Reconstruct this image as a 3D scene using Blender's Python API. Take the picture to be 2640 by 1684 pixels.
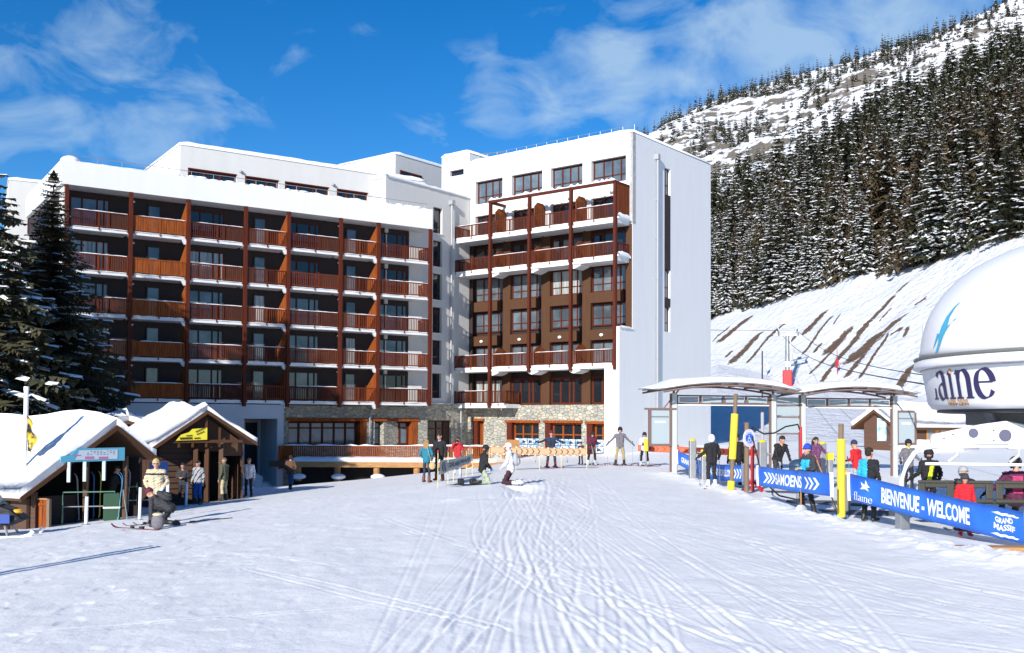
import bpy, bmesh, math, random
import numpy as np
from mathutils import Vector, Matrix
from math import sin, cos, radians, pi, sqrt, atan2
random.seed(7)
scene=bpy.context.scene
for o in list(bpy.data.objects): bpy.data.objects.remove(o)
COL=scene.collection

# ---------------------------------------------------------------- camera
camd=bpy.data.cameras.new('camera'); cam=bpy.data.objects.new('camera',camd); COL.objects.link(cam); scene.camera=cam
camd.sensor_width=36.0; camd.lens=36.0*2635/2640; camd.shift_y=169/2640.; camd.clip_start=.3; camd.clip_end=6000
_p=radians(1.5); _r=.005
_f=Vector((0,cos(_p),sin(_p))); _u0=Vector((0,-sin(_p),cos(_p))); _r0=Vector((1,0,0))
_rt=_r0*cos(_r)+_u0*sin(_r); _up=_u0*cos(_r)-_r0*sin(_r)
cam.matrix_world=Matrix(((_rt.x,_up.x,-_f.x,0),(_rt.y,_up.y,-_f.y,0),(_rt.z,_up.z,-_f.z,2.35),(0,0,0,1)))

# ---------------------------------------------------------------- sun, sky, exposure
SUN_EL=22.5; SUN_AZ=24.0     # the light travels 24 degrees right of straight ahead
sd=bpy.data.lights.new('sun','SUN'); sun=bpy.data.objects.new('sun',sd); COL.objects.link(sun)
sd.energy=4.9; sd.angle=radians(.5); sd.color=(1,.955,.89)
_e=radians(SUN_EL); _a=radians(SUN_AZ)
_tos=Vector((-sin(_a)*cos(_e),-cos(_a)*cos(_e),sin(_e)))
sun.rotation_euler=_tos.to_track_quat('Z','Y').to_euler(); sun.location=(-20,-40,30)
scene.view_settings.view_transform='Standard'; scene.view_settings.look='None'
scene.view_settings.exposure=0.44; scene.view_settings.gamma=1.0
world=bpy.data.worlds.new('World'); scene.world=world; world.use_nodes=True
wn=world.node_tree; wn.nodes.clear(); WL=wn.links.new
def wnode(t,**k):
    n=wn.nodes.new(t)
    for a,b in k.items(): setattr(n,a,b)
    return n
sky=wnode('ShaderNodeTexSky',sky_type='NISHITA',sun_disc=False,sun_elevation=_e,altitude=1700,air_density=1.0,dust_density=.3,ozone_density=3.0)
sky.sun_rotation=atan2(_tos.x,_tos.y)
hs=wnode('ShaderNodeHueSaturation'); hs.inputs['Hue'].default_value=.505; hs.inputs['Saturation'].default_value=1.36; hs.inputs['Value'].default_value=1.46
WL(sky.outputs[0],hs.inputs['Color'])
tc=wnode('ShaderNodeTexCoord')
def wmath(op,a,b=None,clamp=False):
    n=wnode('ShaderNodeMath',operation=op,use_clamp=clamp)
    for i,v in enumerate((a,b)):
        if v is None: continue
        if isinstance(v,(int,float)): n.inputs[i].default_value=v
        else: WL(v,n.inputs[i])
    return n.outputs[0]
# cloud banks: soft patches round fixed sky directions, broken up by noise
BLOBS=[(60,80,.15,.46),(180,110,.13,.5),(320,130,.11,.45),(440,180,.085,.75),(385,265,.075,.85),(570,120,.085,.5),(0,250,.12,.4),(620,180,.05,.3),
 (1020,290,.05,.45),(1160,240,.07,.7),(1330,200,.085,.85),(1480,170,.09,.95),(1640,160,.11,1.0),(1800,90,.15,1.1),(2000,40,.17,1.1),(2180,-20,.17,1.),(1700,0,.13,.6),(1290,120,.06,.35),(850,120,.05,.3),(960,170,.03,.3)]
acc=None
for (bx,by,br,bw) in BLOBS:
    sx=(bx*1.0963-1320)/2635.; sy=-(by*1.0963-1011)/2635.
    d=(_f+_rt*sx+_up*sy).normalized()
    vd=wnode('ShaderNodeVectorMath',operation='DISTANCE'); WL(tc.outputs['Generated'],vd.inputs[0]); vd.inputs[1].default_value=d
    mr=wnode('ShaderNodeMapRange',interpolation_type='SMOOTHSTEP'); WL(vd.outputs['Value'],mr.inputs[0])
    mr.inputs[1].default_value=br*1.15; mr.inputs[2].default_value=0.0; mr.inputs[3].default_value=0; mr.inputs[4].default_value=bw
    acc=mr.outputs[0] if acc is None else wmath('MAXIMUM',acc,mr.outputs[0])
mp=wnode('ShaderNodeMapping'); mp.inputs['Scale'].default_value=(1,1,1.7); mp.inputs['Rotation'].default_value=(0,radians(12),0); WL(tc.outputs['Generated'],mp.inputs[0])
nz=wnode('ShaderNodeTexNoise'); nz.inputs['Scale'].default_value=11.5; nz.inputs['Detail'].default_value=9; nz.inputs['Roughness'].default_value=.55; nz.inputs['Distortion'].default_value=.6
WL(mp.outputs[0],nz.inputs['Vector'])
m1=wmath('SUBTRACT',nz.outputs['Fac'],.5); m2=wmath('MULTIPLY',m1,3.0); m3=wmath('ADD',m2,acc); m4=wmath('SUBTRACT',m3,.40)
gate=wmath('MULTIPLY',acc,3.5,True)
m5=wmath('MULTIPLY',m4,1.15,True); m6=wmath('MULTIPLY',m5,gate,True); m7=wmath('MULTIPLY',m6,.62)
mx=wnode('ShaderNodeMix',data_type='RGBA'); WL(m7,mx.inputs['Factor']); WL(hs.outputs[0],mx.inputs['A']); mx.inputs['B'].default_value=(5.4,7.2,8.7,1)
bg=wnode('ShaderNodeBackground'); bg.inputs['Strength'].default_value=.075; WL(mx.outputs['Result'],bg.inputs['Color'])
wo=wnode('ShaderNodeOutputWorld'); WL(bg.outputs[0],wo.inputs['Surface'])

# ---------------------------------------------------------------- materials
MATS={}
def mat(name,col,rough=.7,metal=0,col2=None,nscale=3.,stretch=(1,1,1),bump=0,bscale=20.,coat=0,spec=None,contrast=2.0,alpha=None,coord='Object'):
    if name in MATS: return MATS[name]
    m=bpy.data.materials.new(name); m.use_nodes=True; nt=m.node_tree; b=nt.nodes['Principled BSDF']
    b.inputs['Roughness'].default_value=rough; b.inputs['Metallic'].default_value=metal
    c=tuple(col)+(1,)
    b.inputs['Base Color'].default_value=c
    if spec is not None: b.inputs['Specular IOR Level'].default_value=spec
    if coat: b.inputs['Coat Weight'].default_value=coat
    if alpha is not None: b.inputs['Alpha'].default_value=alpha
    L=nt.links.new
    if col2 or bump:
        t=nt.nodes.new('ShaderNodeTexCoord'); mpn=nt.nodes.new('ShaderNodeMapping'); mpn.inputs['Scale'].default_value=stretch
        L(t.outputs[coord],mpn.inputs[0])
    if col2:
        n=nt.nodes.new('ShaderNodeTexNoise'); n.inputs['Scale'].default_value=nscale; n.inputs['Detail'].default_value=6; L(mpn.outputs[0],n.inputs['Vector'])
        r=nt.nodes.new('ShaderNodeMapRange'); L(n.outputs['Fac'],r.inputs[0]); r.inputs[1].default_value=.5-.5/contrast; r.inputs[2].default_value=.5+.5/contrast
        x=nt.nodes.new('ShaderNodeMix'); x.data_type='RGBA'; L(r.outputs[0],x.inputs['Factor']); x.inputs['A'].default_value=c; x.inputs['B'].default_value=tuple(col2)+(1,)
        L(x.outputs['Result'],b.inputs['Base Color'])
    if bump:
        n=nt.nodes.new('ShaderNodeTexNoise'); n.inputs['Scale'].default_value=bscale; n.inputs['Detail'].default_value=6; L(mpn.outputs[0],n.inputs['Vector'])
        k=nt.nodes.new('ShaderNodeBump'); k.inputs['Strength'].default_value=min(1,bump); k.inputs['Distance'].default_value=.05*max(1,bump); L(n.outputs['Fac'],k.inputs['Height']); L(k.outputs[0],b.inputs['Normal'])
    MATS[name]=m; return m
M=mat
SNOW=M('snow',(.84,.845,.86),.55,col2=(.79,.80,.83),nscale=1.5,bump=.6,bscale=6,spec=.3)
SNOWT=M('tree_snow',(.82,.84,.88),.6)
WHITE=M('white_render',(.74,.74,.735),.85,col2=(.68,.68,.67),nscale=1.6,stretch=(1,1,.16),contrast=1.3,bump=.15,bscale=30)
CREAM=M('cream_render',(.62,.61,.585),.9,col2=(.55,.545,.525),nscale=1.4,stretch=(1,1,.15),contrast=1.4,bump=.15,bscale=30)
GREYR=M('grey_render',(.50,.50,.51),.9,col2=(.44,.44,.46),nscale=.5,bump=.15,bscale=30)
CONC=M('slab_concrete',(.74,.74,.74),.85,col2=(.62,.62,.62),nscale=1.2)
WOODR=M('red_wood',(.105,.020,.008),.7,spec=.2,col2=(.06,.011,.006),nscale=3,stretch=(6,6,.6))
WOODO=M('orange_wood',(.35,.09,.014),.75,spec=.2,col2=(.12,.026,.008),nscale=2.2,stretch=(7,7,.5))
WOODRAIL=M('rail_wood',(.130,.026,.007),.75,spec=.2,col2=(.055,.011,.005),nscale=2.5,stretch=(6,6,.5))
WOODO2=M('warm_rail_wood',(.20,.044,.009),.75,spec=.2,col2=(.08,.016,.006),nscale=2.5,stretch=(6,6,.5))
WOODR2=M('worn_rail_wood',(.11,.021,.007),.75,spec=.2,col2=(.17,.036,.010),nscale=3,stretch=(6,6,.5))
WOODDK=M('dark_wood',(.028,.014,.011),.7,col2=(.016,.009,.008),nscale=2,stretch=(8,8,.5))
WOODBR=M('brown_wood',(.095,.042,.019),.8,spec=.2,col2=(.065,.033,.019),nscale=2,stretch=(7,7,.5))
WOODN=M('natural_wood',(.46,.24,.085),.7,col2=(.30,.14,.05),nscale=2.5,stretch=(1,1,5))
WOODCH=M('chalet_wood',(.10,.045,.022),.75,col2=(.055,.027,.016),nscale=2,stretch=(.5,.5,8))
TIMB=M('weathered_timber',(.24,.17,.11),.85,col2=(.15,.10,.065),nscale=4,stretch=(6,6,.6),bump=.5)
GLASS=M('window_glass',(.05,.07,.085),.06,spec=.9,col2=(.15,.185,.21),nscale=.7,contrast=3)
GLASSC=M('curtained_glass',(.42,.45,.42),.12,spec=.8,col2=(.18,.20,.20),nscale=2,stretch=(6,6,.3),contrast=4)
GLASSD=M('dark_glass',(.012,.016,.02),.07,spec=.8)
STEEL=M('grey_steel',(.36,.37,.38),.45,.6,col2=(.28,.29,.3),nscale=4)
STEELL=M('pale_post',(.58,.60,.57),.5,.2)
STEELB=M('brown_steel',(.20,.13,.11),.55,.2)
ZINC=M('zinc',(.36,.37,.39),.5,.3)
BLACK=M('black_rubber',(.012,.012,.014),.6)
WHITEP=M('white_paint',(.82,.82,.83),.35,coat=.3)
YELP=M('yellow_pad',(.85,.63,.03),.5,col2=(.75,.54,.03),nscale=3,bump=.3,bscale=6)
REDP=M('red_pad',(.50,.015,.02),.5,col2=(.38,.01,.015),nscale=2)
BLUEB=M('banner_blue',(.016,.12,.58),.6,col2=(.03,.19,.68),nscale=1.4,contrast=3)
WTXT=M('banner_white',(.85,.86,.88),.6)
FROST=M('frosted_panel',(.36,.42,.44),.3,spec=.5)
SIGNB=M('sign_blue',(.02,.13,.62),.45)
ORN=M('orange_net',(.85,.13,.05),.7)
NETB=M('beige_net',(.50,.33,.19),.8,col2=(.40,.26,.15),nscale=8)
NETG=M('pale_net',(.50,.52,.50),.8,col2=(.36,.38,.37),nscale=12)
BLK=M('black_mark',(.01,.01,.012),.7)

def stone_mat():
    m=bpy.data.materials.new('stone_masonry'); m.use_nodes=True; nt=m.node_tree; L=nt.links.new; b=nt.nodes['Principled BSDF']; b.inputs['Roughness'].default_value=.9
    t=nt.nodes.new('ShaderNodeTexCoord'); mp=nt.nodes.new('ShaderNodeMapping'); mp.inputs['Scale'].default_value=(1,1,1.8); L(t.outputs['Object'],mp.inputs[0])
    v=nt.nodes.new('ShaderNodeTexVoronoi'); v.inputs['Scale'].default_value=2.6; L(mp.outputs[0],v.inputs['Vector'])
    e=nt.nodes.new('ShaderNodeTexVoronoi'); e.feature='DISTANCE_TO_EDGE'; e.inputs['Scale'].default_value=2.6; L(mp.outputs[0],e.inputs['Vector'])
    cr=nt.nodes.new('ShaderNodeValToRGB'); cr.color_ramp.elements[0].color=(.27,.27,.25,1); cr.color_ramp.elements[1].color=(.50,.47,.38,1)
    x=cr.color_ramp.elements.new(.45); x.color=(.36,.36,.31,1); x=cr.color_ramp.elements.new(.8); x.color=(.40,.36,.27,1)
    s=nt.nodes.new('ShaderNodeSeparateColor'); L(v.outputs['Color'],s.inputs[0]); L(s.outputs[0],cr.inputs[0])
    mr=nt.nodes.new('ShaderNodeMapRange'); L(e.outputs['Distance'],mr.inputs[0]); mr.inputs[1].default_value=.015; mr.inputs[2].default_value=.06
    mx=nt.nodes.new('ShaderNodeMix'); mx.data_type='RGBA'; L(mr.outputs[0],mx.inputs['Factor']); mx.inputs['A'].default_value=(.20,.19,.17,1); L(cr.outputs[0],mx.inputs['B'])
    L(mx.outputs['Result'],b.inputs['Base Color'])
    bp=nt.nodes.new('ShaderNodeBump'); bp.inputs['Strength'].default_value=.8; bp.inputs['Distance'].default_value=.06; L(mr.outputs[0],bp.inputs['Height']); L(bp.outputs[0],b.inputs['Normal'])
    return m
STONE=stone_mat()

# ---------------------------------------------------------------- mesh helpers
class MB:
    def __init__(s): s.v=[]; s.f=[]; s.m=[]; s.mats=[]
    def mi(s,m):
        if m not in s.mats: s.mats.append(m)
        return s.mats.index(m)
    def add(s,vs,fs,m):
        b=len(s.v); s.v.extend(vs); k=s.mi(m)
        for f in fs: s.f.append([b+i for i in f]); s.m.append(k)
    def box(s,x0,x1,y0,y1,z0,z1,m,T=None):
        vs=[Vector((x,y,z)) for z in (z0,z1) for y in (y0,y1) for x in (x0,x1)]
        if T: vs=[T@v for v in vs]
        s.add(vs,[(0,2,3,1),(4,5,7,6),(0,1,5,4),(2,6,7,3),(0,4,6,2),(1,3,7,5)],m)
    def cyl(s,p0,p1,r0,m,r1=None,n=10,caps=True):
        r1=r0 if r1 is None else r1; p0=Vector(p0); p1=Vector(p1); d=(p1-p0)
        if d.length<1e-6: return
        q=d.to_track_quat('Z','Y'); vs=[]
        for p,r in ((p0,r0),(p1,r1)):
            for i in range(n): vs.append(p+q@Vector((r*cos(2*pi*i/n),r*sin(2*pi*i/n),0)))
        fs=[(i,(i+1)%n,n+(i+1)%n,n+i) for i in range(n)]
        if caps: fs+= [tuple(range(n-1,-1,-1)),tuple(range(n,2*n))]
        s.add(vs,fs,m)
    def tube(s,pts,r,m,n=8):
        pts=[Vector(p) for p in pts]; R=r if isinstance(r,(list,tuple)) else [r]*len(pts); vs=[]; N=len(pts)
        for k,p in enumerate(pts):
            d=(pts[min(k+1,N-1)]-pts[max(k-1,0)]).normalized(); up=Vector((0,0,1)) if abs(d.z)<.95 else Vector((0,1,0))
            a=d.cross(up).normalized(); b=a.cross(d)
            for i in range(n): vs.append(p+(a*cos(2*pi*i/n)+b*sin(2*pi*i/n))*R[k])
        fs=[(k*n+i,k*n+(i+1)%n,(k+1)*n+(i+1)%n,(k+1)*n+i) for k in range(N-1) for i in range(n)]
        fs+=[tuple(range(n-1,-1,-1)),tuple(range((N-1)*n,N*n))]
        s.add(vs,fs,m)
    def prism(s,pts,off,m):       # closed outline pts (3D), pushed by vector off
        n=len(pts); off=Vector(off); a=[Vector(p) for p in pts]; vs=a+[p+off for p in a]
        s.add(vs,[tuple(range(n-1,-1,-1)),tuple(range(n,2*n))]+[(i,(i+1)%n,n+(i+1)%n,n+i) for i in range(n)],m)
    def ell(s,c,r,m,n=12,k=8,z0=-1.,z1=1.,T=None):
        vs=[];c=Vector(c)
        for j in range(k+1):
            t=z0+(z1-z0)*j/k; t=max(-1,min(1,sin(t*pi/2))); q=sqrt(max(0,1-t*t))
            for i in range(n):
                w=Vector((r[0]*q*cos(2*pi*i/n),r[1]*q*sin(2*pi*i/n),r[2]*t))
                if T: w=T@w
                vs.append(c+w)
        fs=[(j*n+i,j*n+(i+1)%n,(j+1)*n+(i+1)%n,(j+1)*n+i) for j in range(k) for i in range(n)]
        fs+=[tuple(range(n-1,-1,-1)),tuple(range(k*n,(k+1)*n))]
        s.add(vs,fs,m)
    def build(s,name,parent=None,smooth=False,loc=None,bevel=0):
        me=bpy.data.meshes.new(name); me.from_pydata([tuple(v) for v in s.v],[],s.f)
        for m in s.mats: me.materials.append(m)
        me.polygons.foreach_set('material_index',s.m)
        if smooth: me.polygons.foreach_set('use_smooth',[True]*len(s.f))
        me.update()
        o=bpy.data.objects.new(name,me); COL.objects.link(o)
        if parent is not None: o.parent=parent
        if loc is not None: o.location=loc
        if bevel:
            b=o.modifiers.new('bevel','BEVEL'); b.width=bevel; b.segments=2; b.limit_method='ANGLE'
        return o
def tag(o,label=None,cat=None,group=None,kind=None):
    if label: o['label']=label
    if cat: o['category']=cat
    if group: o['group']=group
    if kind: o['kind']=kind
    return o
def thing(name,label,cat,loc=(0,0,0),rotz=0,group=None):
    o=bpy.data.objects.new(name,None); COL.objects.link(o); o.location=loc; o.rotation_euler=(0,0,rotz)
    o.empty_display_size=.2
    return tag(o,label,cat,group)
def kids(o): return [c for c in bpy.data.objects if c.parent==o]
def copy_tree(o,parent=None,tree=None):
    if tree is None:
        tree={}
        for c in bpy.data.objects:
            if c.parent: tree.setdefault(c.parent.name,[]).append(c)
    c=o.copy(); COL.objects.link(c)
    if parent is not None: c.parent=parent
    for ch in tree.get(o.name,[]): copy_tree(ch,c,tree)
    return c
def snow_strip(mb,pts,w,h,m,seed=0,amp=.35,wv=None):
    # a lumpy half-round ridge of snow along points; w half width, h height
    rng=random.Random(seed); pts=[Vector(p) for p in pts]; n=len(pts); prof=[(-1,0),(-.9,.5),(-.5,.9),(0,1),(.5,.9),(.9,.5),(1,0)]; vs=[]
    for k,p in enumerate(pts):
        d=(pts[min(k+1,n-1)]-pts[max(k-1,0)]).normalized(); side=wv if wv is not None else Vector((-d.y,d.x,0)).normalized()
        f=1+rng.uniform(-amp,amp); g=1+rng.uniform(-amp,amp)*.4
        if k in (0,n-1): f*=.5
        for a,b in prof: vs.append(p+side*(a*w*g)+Vector((0,0,b*h*f)))
    q=len(prof); fs=[(k*q+i,k*q+i+1,(k+1)*q+i+1,(k+1)*q+i) for k in range(n-1) for i in range(q-1)]
    fs+=[(k*q,(k+1)*q,(k+1)*q+q-1,k*q+q-1) for k in range(n-1)]+[tuple(range(q)),tuple(range((n-1)*q+q-1,(n-1)*q-1,-1))]
    mb.add(vs,fs,m)
def lerp(a,b,t): return Vector(a)*(1-t)+Vector(b)*t
def line(a,b,n): return [lerp(a,b,i/n) for i in range(n+1)]
_txtcache={}
def text_mesh(s,bold=True):
    # letters as triangles in a unit-high box: returns verts (x,y), faces, width
    if s in _txtcache: return _txtcache[s]
    cu=bpy.data.curves.new('t','FONT'); cu.body=s; cu.resolution_u=3; cu.offset=.032 if bold else 0
    o=bpy.data.objects.new('t',cu); COL.objects.link(o); bpy.context.view_layer.update()
    me=bpy.data.meshes.new_from_object(o.evaluated_get(bpy.context.evaluated_depsgraph_get()))
    bm=bmesh.new(); bm.from_mesh(me); bmesh.ops.triangulate(bm,faces=bm.faces)
    for _ in range(5):
        xs=[e for e in bm.edges if e.calc_length()>.35]
        if not xs: break
        bmesh.ops.subdivide_edges(bm,edges=xs,cuts=1)
        bmesh.ops.triangulate(bm,faces=bm.faces)
    V=[(v.co.x,v.co.y) for v in bm.verts]; bm.verts.index_update(); Fc=[[v.index for v in f.verts] for f in bm.faces]; bm.free()
    bpy.data.objects.remove(o); bpy.data.curves.remove(cu); bpy.data.meshes.remove(me)
    x0=min(v[0] for v in V); x1=max(v[0] for v in V); y0=min(v[1] for v in V); y1=max(v[1] for v in V); h=y1-y0
    V=[((x-x0)/h,(y-y0)/h) for x,y in V]; _txtcache[s]=(V,Fc,(x1-x0)/h); return _txtcache[s]
def put_text(mb,s,fn,u0,u1,v0,v1,m):   # fn(u,v)->Vector
    V,Fc,w=text_mesh(s); mb.add([fn(u0+(u1-u0)*x/w,v0+(v1-v0)*y) for x,y in V],Fc,m)
def poly_on(mb,pts,fn,m,sub=1):
    P=[]
    for i in range(len(pts)):
        a=pts[i]; b=pts[(i+1)%len(pts)]
        for k in range(sub): P.append((a[0]+(b[0]-a[0])*k/sub,a[1]+(b[1]-a[1])*k/sub))
    mb.add([fn(*p) for p in P],[tuple(range(len(P)))],m)
def nib(mb,path,fn,m,nw=.06,na=35,mn=.012):    # broad pen stroke (thick and thin) along path of (u,v)
    nx,ny=nw*cos(radians(na)),nw*sin(radians(na)); n=len(path); A=[];B=[]
    for k,(x,y) in enumerate(path):
        x0,y0=path[max(0,k-1)]; x1,y1=path[min(n-1,k+1)]; L=sqrt((x1-x0)**2+(y1-y0)**2) or 1; px,py=-(y1-y0)/L,(x1-x0)/L
        d=nx*px+ny*py; d=max(abs(d),mn)
        A.append((x+px*d,y+py*d)); B.append((x-px*d,y-py*d))
    for k in range(n-1): mb.add([fn(*A[k]),fn(*A[k+1]),fn(*B[k+1]),fn(*B[k])],[(0,1,2,3)],m)
def arcp(cx,cy,rx,ry,a0,a1,n=14): return [(cx+rx*cos(radians(a0+(a1-a0)*i/n)),cy+ry*sin(radians(a0+(a1-a0)*i/n))) for i in range(n+1)]
def serif_word(mb,word,fn,u0,v0,sc,m,nw=.055):
    # small set of drawn serif letters; x-height .5, ascender .85
    f=lambda x,y:fn(u0+x*sc,v0+y*sc); x=0
    def bar(cx,y0,y1,w=nw*1.5): poly_on(mb,[(cx-w/2,y0),(cx+w/2,y0),(cx+w/2,y1),(cx-w/2,y1)],f,m)
    def ser(cx,y,w=.2,t=.03): poly_on(mb,[(cx-w/2,y),(cx+w/2,y),(cx+w/2,y+t),(cx-w/2,y+t)],f,m)
    for ch in word:
        if ch=='f': bar(x+.12,0,.72); ser(x+.12,0); ser(x+.14,.47,.26,.035); nib(mb,arcp(x+.23,.70,.11,.15,175,45),f,m,nw*.8,20); x+=.30
        elif ch=='l': bar(x+.1,0,.85); ser(x+.1,0); poly_on(mb,[(x,.80),(x+.1,.87),(x+.1,.78)],f,m); x+=.24
        elif ch=='i': bar(x+.1,0,.5); ser(x+.1,0); poly_on(mb,[(x,.44),(x+.1,.52),(x+.1,.42)],f,m); x+=.24
        elif ch=='n': bar(x+.1,0,.5); ser(x+.1,0); poly_on(mb,[(x,.44),(x+.1,.52),(x+.1,.42)],f,m); nib(mb,arcp(x+.24,.33,.14,.165,165,0)+[(x+.38,0.)],f,m,nw,10); ser(x+.38,0); x+=.54
        elif ch=='a': nib(mb,arcp(x+.17,.36,.13,.14,160,0)+[(x+.30,.02)],f,m,nw,10); ser(x+.34,0,.1); nib(mb,arcp(x+.19,.14,.13,.135,70,350,18),f,m,nw*.9,25); x+=.44
        elif ch=='e': nib(mb,arcp(x+.22,.25,.19,.245,5,330,24),f,m,nw,15); ser(x+.22,.26,.36,.03); x+=.48
    return x*sc
# ---------------------------------------------------------------- terrain shape
CP = np.array([  # x, y, z spot heights of the snow front
 (-2.65,36.6,.1),(-.2,35,.15),(2,50,-.05),(5,48,.12),(6.5,50,.05),(7.5,26,-.12),(8.9,25,-.18),
 (-9.75,28,-.65),(-11.8,42,-1.1),(-13,42,-1.25),(-11.3,52,-1.35),(-9.6,57,-1.35),(-12,68.6,-1.55),(-8.8,69,-1.5),(-5.5,68,-1.2),(-2,66,-.6),
 (-14,31,-1.0),(-13.5,27.5,-.85),(-20,30,-1.4),(-20,50,-2.0),(-15,72,-2.1),(-25,65,-2.4),(-30,45,-2.4),
 (0,9,-.05),(-6,10,-.15),(6,10,.15),(-9,18,-.45),(0,20,.05),(5,18,.05),(10,12,.25),(12,22,.0),
 (1,57,-.1),(1,75,-.7),(6,72,-.4),(9,62,.1),(13,66,.3),(17,75,.4),(20,85,.2),(-2,80,-.8),
 (14,42,-.1),(8,42,.1),(17,45,0.),(20,35,-.1),(16,25,-.2),(30,80,-.1),(26,60,0.),(-5,90,-1.),(-30,90,-2.5),(10,95,.5),(30,95,.5),(45,95,.5),(40,60,0),(30,30,0),(-35,20,-2),(-20,10,-.8),(20,8,.4),
 (0,3,0.),(-10,2,-.3),(10,2,.3)],float)
def _tps(r2):
    return np.where(r2>0, r2*np.log(np.maximum(r2,1e-9))*.5, 0.)
def _fit():
    n=len(CP); P=CP[:,:2]; S=np.array([1.,.7])
    Q=P*S; d2=((Q[:,None]-Q[None])**2).sum(-1)
    K=_tps(d2)+np.eye(n)*60.; T=np.c_[np.ones(n),Q]
    A=np.block([[K,T],[T.T,np.zeros((3,3))]]); return np.linalg.solve(A,np.r_[CP[:,2],0,0,0]),Q
_W,_Q=_fit()
def near_h(x,y):
    sh=np.shape(x); x=np.ravel(x)*1.; y=np.ravel(y)*.7; out=_W[-3]+_W[-2]*x+_W[-1]*y
    for i in range(len(_Q)):
        out=out+_W[i]*_tps((x-_Q[i,0])**2+(y-_Q[i,1])**2)
    return out.reshape(sh)
def vnoise(x,y,seed=0):
    xi=np.floor(x).astype(np.int64); yi=np.floor(y).astype(np.int64); fx=x-xi; fy=y-yi
    fx=fx*fx*(3-2*fx); fy=fy*fy*(3-2*fy)
    def h(a,b):
        v=np.sin(a*127.1+b*311.7+seed*74.7)*43758.5453; return v-np.floor(v)
    return (h(xi,yi)*(1-fx)+h(xi+1,yi)*fx)*(1-fy)+(h(xi,yi+1)*(1-fx)+h(xi+1,yi+1)*fx)*fy
def fbm(x,y,o=4,seed=0):
    s=0;a=1;t=0
    for k in range(o):
        s=s+a*(vnoise(x*2**k,y*2**k,seed+k)-.5); t+=a; a*=.5
    return s/t
# far relief: columns by bearing px -> t, knots (distance, picture height) -> z
_col=np.array([-400,900,1320,1500,1640,1740,1850,2030,2200,2340,2500,2640,2900,3300],float)
_T=(_col-1320)/2635.
def _z(py,Y):   # heights of the knots
    return 2.35+(1080+.005*(_col-1320)-np.array(py,float))/2635.*np.array(Y,float)
_kY=[]; _kz=[]
def _k(Y,py): _kY.append(np.array(Y,float)*np.ones(len(_col))); _kz.append(_z(py,_kY[-1]))
_k(95, [1180,1180,1180,1175,1172,1165,1138,1139,1141,1143,1145,1145,1145,1145])
_k([260,260,260,250,240,225,200,165,148,135,124,115,110,110],[1090,1090,1070,1050,1000,960,930,990,1012,1028,1036,1042,1045,1045])
_k([300,300,300,290,280,262,240,216,198,184,170,160,150,150],[1080,1080,1060,1020,930,870,818,770,722,692,652,614,560,500])
_k([440,440,440,440,440,430,430,430,440,450,460,470,470,470],[1040,1040,960,820,700,610,532,458,350,272,200,142,60,-60])
_k([560,560,560,560,560,560,560,560,570,580,590,600,600,600],[1030,1020,900,740,620,560,490,418,318,246,178,120,40,-90])
_k([720]*14,[1030,1000,840,620,500,440,405,345,268,214,150,92,5,-130])
_k([900]*14,[1030,990,780,520,385,330,300,262,225,172,100,40,-60,-200])
_k([1000]*14,[1030,985,760,490,366,305,250,195,150,104,40,-28,-120,-260])
_kY.append(np.full(14,1500.)); _kz.append(_kz[-1]*.75)
_kY=np.array(_kY); _kz=np.array(_kz)
def far_h(x,y):
    t=x/y; sh=np.shape(t); t=np.ravel(t); Y=np.ravel(y)
    YY=np.array([np.interp(t,_T,r) for r in _kY]); ZZ=np.array([np.interp(t,_T,r) for r in _kz])
    z=np.full(len(t),0.)
    z=np.where(Y<=YY[0],ZZ[0],z)
    for k in range(len(YY)-1):
        f=np.clip((Y-YY[k])/(YY[k+1]-YY[k]),0,1)
        m=(Y>YY[k]); z=np.where(m,ZZ[k]+(ZZ[k+1]-ZZ[k])*f,z)
    return z.reshape(sh)
def H(x,y,detail=False):
    x=np.asarray(x,float); y=np.asarray(y,float)
    w=np.clip((y-78)/30.,0,1); w=w*w*(3-2*w)
    n=near_h(x,np.minimum(y,110)); f=far_h(x,np.maximum(y,40))
    pit=np.clip((y-61.5)/2.,0,1)*np.clip((x+17)/2.,0,1)*np.clip((-1.2-x)/1.5,0,1)*np.clip((80-y)/3,0,1); n=n-1.5*pit
    z=n*(1-w)+f*w
    if detail:
        m=np.clip((y-470)/120.,0,1)
        r=fbm(x/90.,y/90.,5,3)*55*m*np.clip((1300-y)/300,0,1)*np.clip(np.abs(1000-y)/160+.12,0,1)
        st=9.; q=(z+r)/st+fbm(x/60,y/60,3,8)*1.2; fl=np.floor(q); fr=q-fl
        ter=(fl+np.clip((fr-.25)*2.,0,1)-q)*st*.7*m
        z=z+r+ter
        b=np.clip((y-112)/30.,0,1)*(1-m)
        z=z+b*(fbm(x/14,y/14,4,5)*2.2)
    return z

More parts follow.
